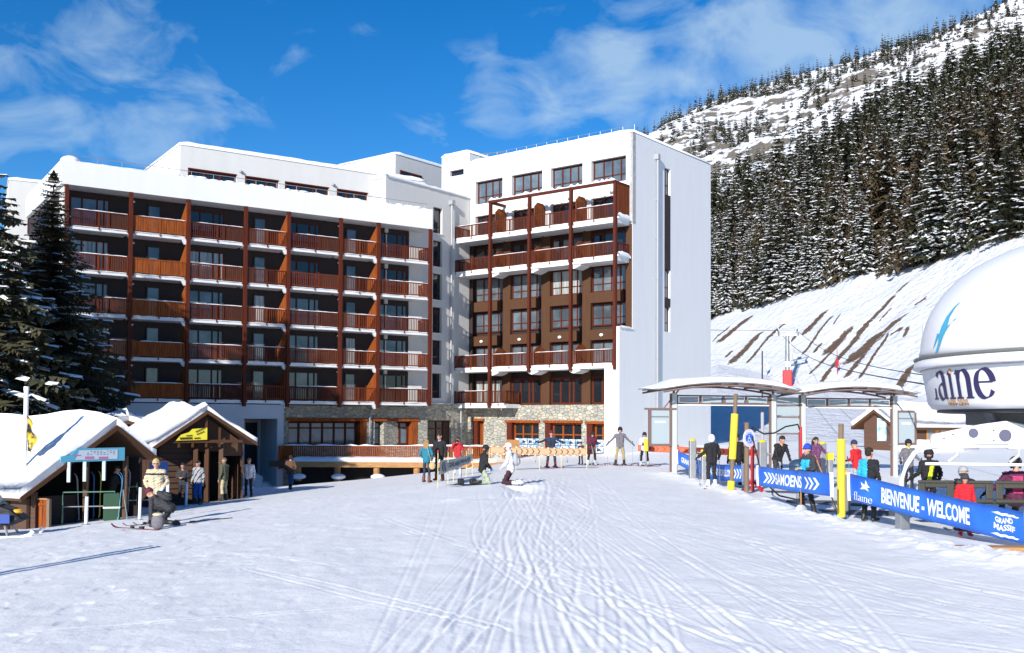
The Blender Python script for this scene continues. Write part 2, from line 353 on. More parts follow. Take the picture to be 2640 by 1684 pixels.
def gz(x,y): return float(H(x,y))
STREAKS=[(43.53, 219.69, 46.91, 222.12, 0.14), (44.37, 216.15, 51.32, 220.64, 0.34), (42.5, 202.37, 43.88, 204.34, 0.12), (42.49, 196.78, 49.18, 204.15, 0.34), (44.05, 190.89, 49.73, 197.67, 0.14), (49.73, 197.67, 53.16, 199.94, 0.2), (53.61, 186.64, 58.28, 191.75, 0.27), (50.22, 176.32, 58.54, 186.76, 0.11), (57.01, 181.21, 59.3, 184.3, 0.06), (51.67, 174.15, 53.2, 176.12, 0.11), (52.86, 171.3, 57.42, 174.61, 0.29), (48.25, 165.3, 54.75, 171.48, 0.11), (47.78, 158.55, 52.8, 164.78, 0.15), (52.97, 165.29, 59.61, 171.92, 0.21), (59.61, 171.92, 65.38, 175.28, 0.18), (66.73, 176.1, 68.41, 176.63, 0.13), (65.74, 165.71, 66.92, 165.68, 0.14), (61.22, 170.14, 63.5, 171.37, 0.07), (53.86, 160.92, 58.24, 163.51, 0.52), (58.24, 163.51, 61.28, 163.83, 0.37), (50.88, 155.34, 54.57, 158.55, 0.18), (51.58, 151.46, 59.15, 160.7, 0.1), (62.64, 163.82, 65.15, 164.22, 0.08), (52.7, 139.23, 55.78, 142.87, 0.24), (59.87, 155.65, 61.29, 157.85, 0.11), (59.59, 159.85, 60.51, 159.25, 0.16), (50.71, 185.75, 52.76, 188.35, 0.11)]
def grid_mesh(name,X,Y,Z,m,attrs=None,smooth=True):
    nr,nc=X.shape; V=np.empty((nr*nc,3),np.float32); V[:,0]=X.ravel();V[:,1]=Y.ravel();V[:,2]=Z.ravel()
    i=np.arange(nr*nc).reshape(nr,nc); Q=np.stack([i[:-1,:-1],i[:-1,1:],i[1:,1:],i[1:,:-1]],-1).reshape(-1,4)
    me=bpy.data.meshes.new(name); me.vertices.add(len(V)); me.vertices.foreach_set('co',V.ravel())
    me.loops.add(Q.size); me.loops.foreach_set('vertex_index',Q.ravel().astype(np.int32)); me.polygons.add(len(Q))
    me.polygons.foreach_set('loop_start',np.arange(0,Q.size,4,dtype=np.int32))
    me.update(calc_edges=True); me.polygons.foreach_set('use_smooth',np.full(len(Q),smooth))
    for k,a in (attrs or {}).items():
        at=me.attributes.new(k,'FLOAT','POINT'); at.data.foreach_set('value',a.ravel().astype(np.float32))
    me.materials.append(m); me.update()
    o=bpy.data.objects.new(name,me); COL.objects.link(o); return o
def ground_mat():
    m=bpy.data.materials.new('piste_snow'); m.use_nodes=True; nt=m.node_tree; L=nt.links.new; b=nt.nodes['Principled BSDF']
    b.inputs['Roughness'].default_value=.5; b.inputs['Specular IOR Level'].default_value=.35
    t=nt.nodes.new('ShaderNodeTexCoord')
    def noise(s,d=6,sc=(1,1,1)):
        mp=nt.nodes.new('ShaderNodeMapping'); mp.inputs['Scale'].default_value=sc; L(t.outputs['Object'],mp.inputs[0])
        n=nt.nodes.new('ShaderNodeTexNoise'); n.inputs['Scale'].default_value=s; n.inputs['Detail'].default_value=d; n.inputs['Roughness'].default_value=.6; L(mp.outputs[0],n.inputs['Vector']); return n.outputs['Fac']
    x=nt.nodes.new('ShaderNodeMix'); x.data_type='RGBA'; x.inputs['A'].default_value=(.86,.855,.85,1); x.inputs['B'].default_value=(.92,.91,.89,1)
    r=nt.nodes.new('ShaderNodeMapRange'); L(noise(1.3,7,(1,.4,1)),r.inputs[0]); r.inputs[1].default_value=.38; r.inputs[2].default_value=.62; L(r.outputs[0],x.inputs['Factor']); 
    # scattered dark specks (dirt and needles)
    v=nt.nodes.new('ShaderNodeTexVoronoi'); v.inputs['Scale'].default_value=3.2; L(t.outputs['Object'],v.inputs['Vector'])
    r2=nt.nodes.new('ShaderNodeMapRange'); L(v.outputs['Distance'],r2.inputs[0]); r2.inputs[1].default_value=.035; r2.inputs[2].default_value=.075
    x2=nt.nodes.new('ShaderNodeMix'); x2.data_type='RGBA'; L(r2.outputs[0],x2.inputs['Factor']); x2.inputs['A'].default_value=(.52,.53,.55,1); L(x.outputs['Result'],x2.inputs['B'])
    L(x2.outputs['Result'],b.inputs['Base Color'])
    def bump(h,st,di,prev=None):
        k=nt.nodes.new('ShaderNodeBump'); k.inputs['Strength'].default_value=st; k.inputs['Distance'].default_value=di; L(h,k.inputs['Height'])
        if prev: L(prev,k.inputs['Normal'])
        return k.outputs[0]
    n1=bump(noise(2.2,8,(1,.5,1)),.40,.07); n2=bump(noise(14,5),.40,.022,n1); L(n2,b.inputs['Normal'])
    return m
def mountain_mat():
    m=bpy.data.materials.new('mountain_snow_rock'); m.use_nodes=True; nt=m.node_tree; L=nt.links.new; b=nt.nodes['Principled BSDF']; b.inputs['Roughness'].default_value=.8
    t=nt.nodes.new('ShaderNodeTexCoord')
    def noise(s,d=6,sc=(1,1,1)):
        mp=nt.nodes.new('ShaderNodeMapping'); mp.inputs['Scale'].default_value=sc; L(t.outputs['Object'],mp.inputs[0])
        n=nt.nodes.new('ShaderNodeTexNoise'); n.inputs['Scale'].default_value=s; n.inputs['Detail'].default_value=d; n.inputs['Roughness'].default_value=.62; L(mp.outputs[0],n.inputs['Vector']); return n.outputs['Fac']
    def math_(op,a,c,cl=False):
        n=nt.nodes.new('ShaderNodeMath'); n.operation=op; n.use_clamp=cl
        for i,q in enumerate((a,c)):
            if isinstance(q,(int,float)): n.inputs[i].default_value=q
            else: L(q,n.inputs[i])
        return n.outputs[0]
    def mix(f,a,c):
        x=nt.nodes.new('ShaderNodeMix'); x.data_type='RGBA'; L(f,x.inputs['Factor'])
        for k,q in (('A',a),('B',c)):
            if isinstance(q,tuple): x.inputs[k].default_value=q
            else: L(q,x.inputs[k])
        return x.outputs['Result']
    at=nt.nodes.new('ShaderNodeAttribute'); at.attribute_name='dirt'; ar=nt.nodes.new('ShaderNodeAttribute'); ar.attribute_name='rock'
    # dirt on the bank: ragged edges from noise
    d=math_('ADD',at.outputs['Fac'],math_('MULTIPLY',math_('SUBTRACT',noise(.9,9),.5),1.7)); d=math_('ADD',d,math_('MULTIPLY',math_('SUBTRACT',noise(3.2,8,(.5,1,1)),.5),1.3)); d=math_('MULTIPLY',math_('SUBTRACT',d,.46),9.,True)
    d=math_('MULTIPLY',d,math_('MULTIPLY',at.outputs['Fac'],50,True))
    rk=math_('ADD',ar.outputs['Fac'],math_('MULTIPLY',math_('SUBTRACT',noise(.055,10,(1,1,2.6)),.5),2.4)); rk=math_('MULTIPLY',math_('SUBTRACT',rk,.5),7.,True)
    rk=math_('MULTIPLY',rk,math_('MULTIPLY',ar.outputs['Fac'],50,True))
    snow=(.72,.735,.77,1)
    rockc=mix(noise(.12,6,(1,1,3)),(.075,.068,.060,1),(.19,.165,.135,1)); dirtc=mix(noise(.8,6),(.075,.045,.028,1),(.17,.105,.06,1))
    c=mix(rk,snow,rockc); c=mix(d,c,dirtc); L(c,b.inputs['Base Color'])
    k=nt.nodes.new('ShaderNodeBump'); k.inputs['Strength'].default_value=.9; k.inputs['Distance'].default_value=1.1; L(noise(.6,10),k.inputs['Height']); L(k.outputs[0],b.inputs['Normal'])
    return m
GM=ground_mat(); MM=mountain_mat()
# piste in front: every ski track is a real groove
tc_=np.concatenate([np.linspace(-1.1,-.60,60)[:-1],np.linspace(-.60,.62,760)[:-1],np.linspace(.62,1.2,60)])
yr=np.concatenate([np.linspace(2.2,7.5,30)[:-1],7.5*np.exp(np.linspace(0,np.log(95/7.5),620))])
T2,Y2=np.meshgrid(tc_,yr); X2=T2*Y2; Z2=H(X2,Y2)
rg=np.random.RandomState(5)
def groove(fy,fx,w=.05,dep=.03,ridge=.5):
    global Z2
    fy=np.array(fy,float); fx=np.array(fx,float); o=np.argsort(fy); fy=fy[o]; fx=fx[o]
    yy=np.linspace(fy[0],fy[-1],300); xx=np.interp(yy,fy,fx)
    k=np.ones(25)/25; xp=np.r_[np.full(12,xx[0]),xx,np.full(12,xx[-1])]; xx=np.convolve(xp,k,'valid')
    f=np.interp(Y2,yy,xx); sl=np.interp(Y2,yy,np.gradient(xx,yy)); d=(X2-f)/np.sqrt(1+sl**2)
    msk=((Y2>fy[0])&(Y2<fy[-1])); 
    w=np.maximum(w,Y2*.0010)
    Z2=Z2+msk*(-dep*np.exp(-(d/w)**2)+ridge*dep*np.exp(-((d-2.1*w)/w)**2)+ridge*dep*.6*np.exp(-((d+2.1*w)/w)**2))
for i in range(34):      # fan of carved and skidded tracks from the middle of the piste
    xs=rg.normal(.9,1.1); ys=rg.uniform(30,47); xe=rg.choice([rg.normal(-.9,.6),rg.uniform(-.5,9)],p=[.35,.65]); ye=rg.uniform(6,13)
    n=15; fy=np.linspace(ys,ye,n); tt=np.linspace(0,1,n); fx=xs+(xe-xs)*tt**1.35+rg.uniform(.05,.5)*np.sin(tt*rg.uniform(1.5,4.2)+rg.uniform(0,6))*(1-tt*.3)
    dep=rg.uniform(.004,.011)
    for off in ([0,.28] if rg.rand()<.7 else [0]): groove(fy,fx+off*(1+.4*np.sin(tt*5)),w=rg.uniform(.018,.036),dep=dep)
for (x0,y0,x1,y1) in [(-3.2,25,2.6,9.5),(-2.5,22,4.2,9),(-4.5,17,-.2,11.5),(0,16,5.5,11),(1.5,24,8,13),(2,30,9,17),(2.4,28,9.4,15),(-8,22,-3,17),(1,19,7,10.5),(-6,12,-1,13.5),(-9,33,-3,36),(-8,40,-2,44),(.6,14,6.2,8.6),(3,22,8.4,14)]:
    for off in (0,.22): groove([y0,(y0+y1)/2,y1],[x0+off,(x0+x1)/2+off+rg.uniform(-.15,.15),x1+off],w=.026,dep=.009,ridge=.8)
for i in range(11):      # long sweeping turns
    x0=rg.uniform(-.8,3.2); A_=rg.uniform(.5,1.6); f0=rg.uniform(.9,1.9); ph=rg.uniform(0,6.28); t_=np.linspace(0,1,24); fy=40-32*t_; fx=x0+A_*np.sin(pi*f0*t_+ph)*(.35+.65*t_)+rg.uniform(-1,2.5)*t_
    for off in (0,.24): groove(fy,fx+off,w=.026,dep=.009,ridge=.8)
for i in range(2):       # deep swerving ruts in the centre
    c=-1.0+rg.uniform(-.5,.9); ph=rg.uniform(0,6); fy=np.linspace(9,24,14); groove(fy,c+.055*(fy-9)+.34*np.sin(fy*.45+ph)*np.clip((24-fy)/9,.2,1),w=.035,dep=.014,ridge=.9)
# shallow scooped hollow behind the kneeling pair
fy=[29.5,31,32.5,33.6,34.6]; groove(fy,[-.75,-.05,.38,.42,.25],w=.42,dep=.16,ridge=.25)
near=np.clip((60-Y2)/40,0,1)
Z2+=near*(fbm(X2*.9,Y2*.6,3,1)*.05+fbm(X2*4,Y2*3,3,2)*.018)
pit=fbm(X2*3.1,Y2*2.2,2,9); lw=np.clip((-X2-1)/5,0,1)*np.clip((40-Y2)/15,0,1); Z2-=.015*np.clip(pit-.16,0,.1)*10*lw
# ploughed heap along the lift queue
hp=np.array([(6.2,42.5),(6.75,38),(7.0,34),(7.45,30),(7.3,26.5),(7.65,23.6),(7.75,21.5),(7.75,19),(7.9,17),(9.3,14.5),(10.6,12)])
hx=np.interp(Y2,hp[::-1,1],hp[::-1,0]); d=X2-hx; mk=((Y2>11)&(Y2<43.5))
wid=np.interp(Y2,[11,17,26,43],[.9,.6,.42,.3]); ht=np.interp(Y2,[11,15,20,26,34,43],[.20,.15,.11,.12,.12,.10])
lump=1+1.5*fbm(X2*2.3,Y2*1.8,4,4)+.8*fbm(X2*6,Y2*5,3,14)
Z2+=mk*ht*lump*np.exp(-(np.where(d<0,d/(wid*1.5),d/wid))**2)
o=grid_mesh('snow_ground',X2,Y2,Z2,GM); tag(o,'trampled piste snow marked by ski tracks in front of the hotel',kind='structure')
# behind and beside: a plain snowfield sheet below everything
def far_sheet():
    mb=MB(); mb.add([Vector(p) for p in ((-3000,-2500,-9),(3000,-2500,-9),(3000,3000,-9),(-3000,3000,-9))],[(0,1,2,3)],SNOW)
    mb.add([Vector(p) for p in ((-400,-400,-.9),(400,-400,-.9),(400,2.3,-.9),(-400,2.3,-.9))],[(0,1,2,3)],SNOW)
    o=mb.build('snowfield'); tag(o,'flat snowfield running on round the resort',kind='structure')
far_sheet()
# rising piste, cut bank, wooded slope and mountain
tc2=np.concatenate([np.linspace(-1.6,-.1,60)[:-1],np.linspace(-.1,.60,640)[:-1],np.linspace(.60,1.3,50)])
yr2=np.concatenate([np.linspace(92,250,230)[:-1],250*np.exp(np.linspace(0,np.log(6.),330))])
T3,Y3=np.meshgrid(tc2,yr2); X3=T3*Y3; Z3=H(X3,Y3,True); Z3[0]-=.3
dirt=np.zeros_like(X3)
for (a,b_,c,d_,w) in STREAKS:
    dx,dy=c-a,d_-b_; t=np.clip(((X3-a)*dx+(Y3-b_)*dy)/(dx*dx+dy*dy),0,1); dist=np.hypot(X3-a-t*dx,Y3-b_-t*dy)
    dirt=np.maximum(dirt,np.clip(1.25-dist/(w*4.4),0,1))
fr=(X3/Y3>.42)&(X3/Y3<.47)&(Y3>125)&(Y3<152); 
gzr=np.gradient(Z3,axis=0)/np.maximum(np.gradient(Y3,axis=0),1e-3)
rock=np.clip((Y3-470)/60,0,1)*np.clip(.34+(gzr-.55)*.9,0,.95)*(np.clip((1400-Y3)/200,0,1))
rock=rock*np.clip(1.15-(X3/Y3-.14)*1.6,.35,1)
o=grid_mesh('mountain_terrain',X3,Y3,Z3,MM,{'dirt':dirt,'rock':rock}); tag(o,'snow covered mountainside with rock bands and bare earth streaks on its lower bank',kind='structure')
def hz(x,y): return float(H(x,y,True))

# ---------------------------------------------------------------- conifers
NEEDLE=M('needles',(.022,.032,.014),.8,col2=(.065,.055,.022),nscale=.25,contrast=3)
NEEDLEB=M('needles_brown',(.035,.032,.014),.8,col2=(.085,.055,.024),nscale=.3,contrast=3)
BARK=M('bark',(.11,.07,.045),.9,col2=(.06,.04,.03),nscale=3,stretch=(1,1,.3),bump=.6)
def spruce_mesh(name,Ht,R,levels,nb,seg,seed,snow=.4,sp_=.7,tuft=1.,needle=NEEDLE,bare=.06,pw=.85,sagf=1.):
    rng=random.Random(seed); V=[];F_=[];Mi=[]
    def tri(a,b,c,m): k=len(V); V.extend((a,b,c)); F_.append((k,k+1,k+2)); Mi.append(m)
    def quad(a,b,c,d,m): k=len(V); V.extend((a,b,c,d)); F_.append((k,k+1,k+2,k+3)); Mi.append(m)
    for i in range(levels):
        f=min(.985,max(0,(i+rng.uniform(-.3,.3))/levels)); z=Ht*(bare+(1-bare)*f**.95); Lr=R*(1-f)**pw*(.9 if i%2 else 1.)+.12*R*.3
        n=max(4,int(nb*(1-.45*f))); a0=rng.uniform(0,6.28)
        for j in range(n):
            a=a0+6.283*j/n+rng.uniform(-.25,.25); L=Lr*rng.uniform(.62,1.12); dx,dy=cos(a),sin(a); sx,sy=-dy,dx
            up=rng.uniform(-.05,.25)*(1-f)+.35*f; sg=rng.uniform(.45,.75)*sagf; sn=rng.random()<snow*1.3
            ns=max(2,int(seg*(.4+.6*(1-f)))); P=[]
            for k in range(ns+1):
                s=k/ns; P.append((L*s,z+L*(up*s-sg*s*s+.18*s**4)))
            for k in range(ns):
                r0,z0=P[k]; r1,z1=P[k+1]; w=L*.30*tuft*(1-.55*k/ns)*rng.uniform(.7,1.2)+.04*tuft; ln=(r1-r0)
                b0=(dx*r0,dy*r0,z0); b1=(dx*r1,dy*r1,z1)
                for sd in (-1,1):
                    ww=w*rng.uniform(.7,1.25); rr=r0+ln*rng.uniform(.7,1.5); dz=-w*rng.uniform(.1,.7)
                    tip=(dx*rr+sx*sd*ww,dy*rr+sy*sd*ww,z0+dz); tri(b0,b1,tip,0)
                    rr2=r0+ln*rng.uniform(.2,.9); tip2=(dx*rr2+sx*sd*ww*.8,dy*rr2+sy*sd*ww*.8,z0-w*rng.uniform(.3,.9)); tri(b0,(b0[0]*.5+b1[0]*.5,b0[1]*.5+b1[1]*.5,(z0+z1)/2),tip2,0)
                rm=(r0+r1)/2+rng.uniform(-.1,.2)*ln; tri((dx*r0,dy*r0,z0),(dx*r1,dy*r1,z1),(dx*rm+sx*rng.uniform(-.2,.2)*w,dy*rm+sy*rng.uniform(-.2,.2)*w,min(z0,z1)-w*rng.uniform(.5,1.0)),0)
                if sn and rng.random()<sp_ and k>0:
                    h=.035*tuft+.05*w; q=w*rng.uniform(.45,1.0); e=ln*rng.uniform(0,.3); c0=r0-e; c1=r1+ln*rng.uniform(-.2,.25); zz0=z0+h; zz1=z1+h*.8
                    A=(dx*c0-sx*q*.8,dy*c0-sy*q*.8,zz0-q*.25); B=(dx*c1-sx*q*.5,dy*c1-sy*q*.5,zz1-q*.3); C_=(dx*c1+sx*q*.6,dy*c1+sy*q*.6,zz1-q*.3); D_=(dx*c0+sx*q*.8,dy*c0+sy*q*.8,zz0-q*.25)
                    E0=(dx*c0,dy*c0,zz0+q*.12); E1=(dx*c1,dy*c1,zz1+q*.1); quad(A,B,E1,E0,1); quad(E0,E1,C_,D_,1); tri(B,(B[0]*.5+C_[0]*.5+dx*q*.2,B[1]*.5+C_[1]*.5+dy*q*.2,zz1-q*.5),C_,1)
    tri((0,0,Ht),(.05*R,0,Ht*.965),(-.05*R,0,Ht*.965),0); tri((0,0,Ht),(0,.05*R,Ht*.965),(0,-.05*R,Ht*.965),0)
    me=bpy.data.meshes.new(name); me.from_pydata(V,[],F_); me.materials.append(needle); me.materials.append(SNOWT); me.polygons.foreach_set('material_index',Mi); me.update()
    return me
def trunk_mesh(name,Ht,r):
    mb=MB(); pts=[(0,0,-.8),(0.03,0,Ht*.25),(0,.04,Ht*.6),(0,0,Ht*.97)]; mb.tube(pts,[r*1.2,r,r*.6,r*.12],BARK,8)
    o=mb.build(name); me=o.data; bpy.data.objects.remove(o); return me
def plant(name,crown,trunk,loc,s,rz,label,group=None):
    t=thing(name,label,'tree',loc,rz,group); t.scale=s
    for nm,me in (('trunk',trunk),('crown',crown)):
        c=bpy.data.objects.new(nm,me); COL.objects.link(c); c.parent=t
    return t
# big spruces at the left edge
bigA=spruce_mesh('crown_slim',17.4,5.6,70,22,12,3,snow=.30,sp_=.38,tuft=.6,bare=.03,pw=1.05,sagf=.8)
bigB=spruce_mesh('crown_broad',17.0,5.9,64,24,13,4,snow=.42,sp_=.40,tuft=.6,bare=.03,pw=.70,sagf=.9)
trA=trunk_mesh('trunk_big',17,.3)
plant('spruce_tree',bigA,trA,(-22.6,50.0,-2.35),(1,1,.97),.4,'tall slim dark spruce with a pointed tip against the sky, beside the balconies')
plant('spruce_tree',bigB,trA,(-24.0,45.0,-2.2),(1.0,1.0,.98),1.9,'broad snow-dusted spruce cut by the left picture edge behind the snowy hut roof')
plant('spruce_tree',bigA,trA,(-26.8,51.5,-2.4),(1.0,1.0,.88),4.1,'dark spruce half hidden behind the broad spruce at the left edge')
plant('spruce_tree',bigB,trA,(-25.2,55,-2.3),(.95,.95,.80),2.9,'bushy lower spruce showing between the slim spruce and the broad one')
plant('spruce_tree',bigB,trA,(-25.9,48.2,-2.3),(.9,.9,.93),3.3,'dense spruce filling the gap between the broad and the slim spruce')
# spruces just outside the left edge; their shade falls on the balconies
for i,(x,y,s,r) in enumerate([(-31,47.5,1.30,.8),(-28.6,42,1.45,2.7),(-26.9,45,1.27,5.)]):
    plant('spruce_tree',bigB,trA,(x,y,-2.4),(s*.8,s*.8,s),r,['tallest spruce just outside the left edge of the picture','second spruce outside the left edge of the picture','nearest spruce outside the left edge of the picture'][i])
# wooded slope
VAR=[spruce_mesh('crown_forest',17,[3.9,3.3,4.3,3.6,4.0,3.1][i],30,10,5,20+i,snow=[.5,.7,.36,.8,.5,.42][i],sp_=.6,tuft=1.15,needle=[NEEDLE,NEEDLE,NEEDLEB,NEEDLE,NEEDLEB,NEEDLE][i],pw=[.8,.95,.85,.8,1.,.9][i],sagf=[1,.8,1.1,.9,1.1,.8][i]) for i in range(6)]
trF=trunk_mesh('trunk_forest',16,.22)
rt_=np.random.RandomState(11)
cand=[]
for _ in range(60000):
    Y=rt_.uniform(150,455); t=rt_.uniform(.135,.60); x=t*Y
    crest=float(np.interp(t,_T,_kY[2])); top=float(np.interp(t,_T,_kY[3]))
    top-=30
    if Y<crest+1 or Y>top: continue
    if Y>top-45 and rt_.rand()<(Y-top+45)/60: continue
    cand.append((Y,x))
cand.sort(); kept=[]; cells={}
for (Y,x) in cand:
    sp=5.0+ (Y-200)*.010; k=(int(x//sp),int(Y//sp)); ok=True
    for a in (-1,0,1):
        for b in (-1,0,1):
            for (xx,yy) in cells.get((k[0]+a,k[1]+b),[]):
                if (xx-x)**2+(yy-Y)**2<sp*sp: ok=False
    if ok: cells.setdefault(k,[]).append((x,Y)); kept.append((Y,x))
N_IND=255
cr=lambda t:float(np.interp(t,_T,_kY[2]))
kept.sort(key=lambda q:q[0]-cr(q[1]/q[0]))
ZONES=[(0,.24,'snowy spruce in the forest just right of the hotel end wall','spruces beside the hotel end wall'),
 (.24,.33,'snowy spruce in the forest straight above the lift pylon','spruces above the lift pylon'),
 (.33,.42,'snowy spruce above the bare earth streaks of the bank','spruces above the bare earth streaks'),
 (.42,.9,'snowy spruce above the white lift station dome','spruces above the lift station dome')]
for i,(Y,x) in enumerate(kept[:N_IND]):
    t=x/Y; zn=[z for z in ZONES if z[0]<=t<z[1]][0]; s=float(rt_.choice([rt_.uniform(.45,.8),rt_.uniform(.8,1.25),rt_.uniform(1.2,1.6)],p=[.25,.5,.25]))
    vi=int(rt_.randint(6)); plant('spruce_tree',VAR[vi],trF,(x,Y,hz(x,Y)-.3),(s*rt_.uniform(.85,1.15),s*rt_.uniform(.85,1.15),s),rt_.uniform(0,6.28),('small ' if s<.8 else 'tall ' if s>1.25 else 'middling ')+('brownish ' if vi in (2,4) else 'dark green ')+zn[2],zn[3])
def merged(name,metas,places,label):
    Vs=[];Fs=[];Ms=[];base=0; src=[]
    for me in metas:
        v=np.empty(len(me.vertices)*3,np.float32); me.vertices.foreach_get('co',v); v=v.reshape(-1,3)
        ls=np.empty(len(me.loops),np.int32); me.loops.foreach_get('vertex_index',ls); lt=np.empty(len(me.polygons),np.int32); me.polygons.foreach_get('loop_total',lt); mi=np.empty(len(me.polygons),np.int32); me.polygons.foreach_get('material_index',mi)
        src.append((v,ls,lt,mi))
    LT=[]
    for (x,y,z,s,sz,r,k) in places:
        v,ls,lt,mi=src[k]; c,s_=cos(r),sin(r); w=np.empty_like(v); w[:,0]=(v[:,0]*c-v[:,1]*s_)*s+x; w[:,1]=(v[:,0]*s_+v[:,1]*c)*s+y; w[:,2]=v[:,2]*sz+z
        Vs.append(w); Fs.append(ls+base); LT.append(lt); Ms.append(mi); base+=len(v)
    V=np.concatenate(Vs); Fl=np.concatenate(Fs); LT=np.concatenate(LT); Ms=np.concatenate(Ms)
    me=bpy.data.meshes.new(name); me.vertices.add(len(V)); me.vertices.foreach_set('co',V.ravel()); me.loops.add(len(Fl)); me.loops.foreach_set('vertex_index',Fl.astype(np.int32)); me.polygons.add(len(LT))
    me.polygons.foreach_set('loop_start',np.r_[0,np.cumsum(LT)[:-1]].astype(np.int32))
    for m in (NEEDLE,SNOWT,NEEDLEB): me.materials.append(m)
    me.update(calc_edges=True); me.polygons.foreach_set('material_index',Ms); me.update()
    o=bpy.data.objects.new(name,me); COL.objects.link(o); tag(o,label,kind='stuff'); return o
LOW=[spruce_mesh('crown_far',16,3.9,18,8,3,40+i,snow=[.45,.3,.6][i],sp_=.6,tuft=1.5) for i in range(3)]
merged('spruce_forest',LOW,[(x,Y,hz(x,Y)-.3,s:=rt_.uniform(.6,1.55),s*rt_.uniform(.85,1.2),rt_.uniform(0,6.28),rt_.randint(3)) for (Y,x) in kept[N_IND:]],'dense snowy spruce forest covering the upper slope')
MIN=[spruce_mesh('crown_ridge',13,2.9,8,5,2,60+i,snow=[.25,.1][i],tuft=2.2) for i in range(2)]
pl=[]
c2=fbm
for _ in range(26000):
    Y=rt_.uniform(440,1005); t=rt_.uniform(.05,.56); x=t*Y
    n=float(fbm(np.array(x/55.),np.array(Y/80.),4,21)); n2=float(fbm(np.array(x/22.),np.array(Y/30.),3,33))
    rid=Y>930; gap=abs(Y-(500+ (t-.2)*260))<55 and t>.17
    p=.02+ ((.25+max(0,n2*4+.3)) if rid else 0)+max(0,(n-.02)*6.)+max(0,n2*.8)
    if t>.36 and Y>800: p+=.35
    if Y>600 and t<.16: p+=.3
    if gap: p*=.10
    if rt_.rand()<p*.17: pl.append((x,Y,hz(x,Y)-.4,s:=rt_.uniform(.4,.95)*(1.1 if Y>900 else 1),s*rt_.uniform(.9,1.5),rt_.uniform(0,6.28),rt_.randint(2)))
merged('ridge_spruces',MIN,pl,'scattered dark spruces over the cliffs and along the ridge')
print('trees',len(kept),'ridge',len(pl))
# low dark scrub on the upper right flank
def scrub():
    mb=[]; V=[];F_=[];Mi=[]
    rng=random.Random(3)
    for i in range(14):
        a=rng.uniform(0,6.28); r=rng.uniform(.3,1.6); z=rng.uniform(.2,1.2); k=len(V); V.extend(((cos(a)*r,sin(a)*r,z),(cos(a+.5)*r*.4,sin(a+.5)*r*.4,z*.4),(cos(a-.9)*r*.8,sin(a-.9)*r*.8,0))); F_.append((k,k+1,k+2)); Mi.append(2)
    me=bpy.data.meshes.new('scrub'); me.from_pydata(V,[],F_)
    for m in (NEEDLE,SNOWT,NEEDLEB): me.materials.append(m)
    me.polygons.foreach_set('material_index',Mi); return me
pl=[]
for _ in range(26000):
    Y=rt_.uniform(500,1005); t=rt_.uniform(.08,.56); x=t*Y; n=float(fbm(np.array(x/40.),np.array(Y/60.),4,51))
    p=max(0,n*2.2)+(.5 if (t>.33 and Y>780) else 0)
    if rt_.rand()<p*.26: pl.append((x,Y,hz(x,Y)-.2,s:=rt_.uniform(.7,1.7),s,rt_.uniform(0,6.28),0))
merged('mountain_scrub',[scrub()],pl,'low dark scrub speckling the upper flank')
# ---------------------------------------------------------------- hotel, wing with the wide balconies
def window_unit(parent,x0,x1,z0,z1,y,n,frame=WOODR,glass=GLASS,fw=.09,transom=None,name='window',dep=.10,widths=None,side='y'):
    # framed window in a wall plane y=const (faces -y); pane is its own sub-part
    f=MB(); g=MB(); 
    f.box(x0,x1,y-dep,y,z0,z0+fw,frame); f.box(x0,x1,y-dep,y,z1-fw,z1,frame)
    ws=widths or [1]*n; tot=sum(ws); xs=[x0]
    for w in ws: xs.append(xs[-1]+(x1-x0)*w/tot)
    for i,x in enumerate(xs):
        a=max(x0,x-fw/2) if 0<i<len(xs)-1 else (x0 if i==0 else x1-fw); f.box(a,a+fw,y-dep,y,z0+fw,z1-fw,frame)
    if transom:
        for a,b in zip(xs[:-1],xs[1:]): f.box(a+fw*.6,b-fw*.6,y-dep*.8,y-.01,transom-fw*.35,transom+fw*.35,frame)
    g.box(x0+.02,x1-.02,y-dep*.45,y-.015,z0+.02,z1-.02,glass)
    fo=f.build(name,parent); g.build('pane',fo); return fo
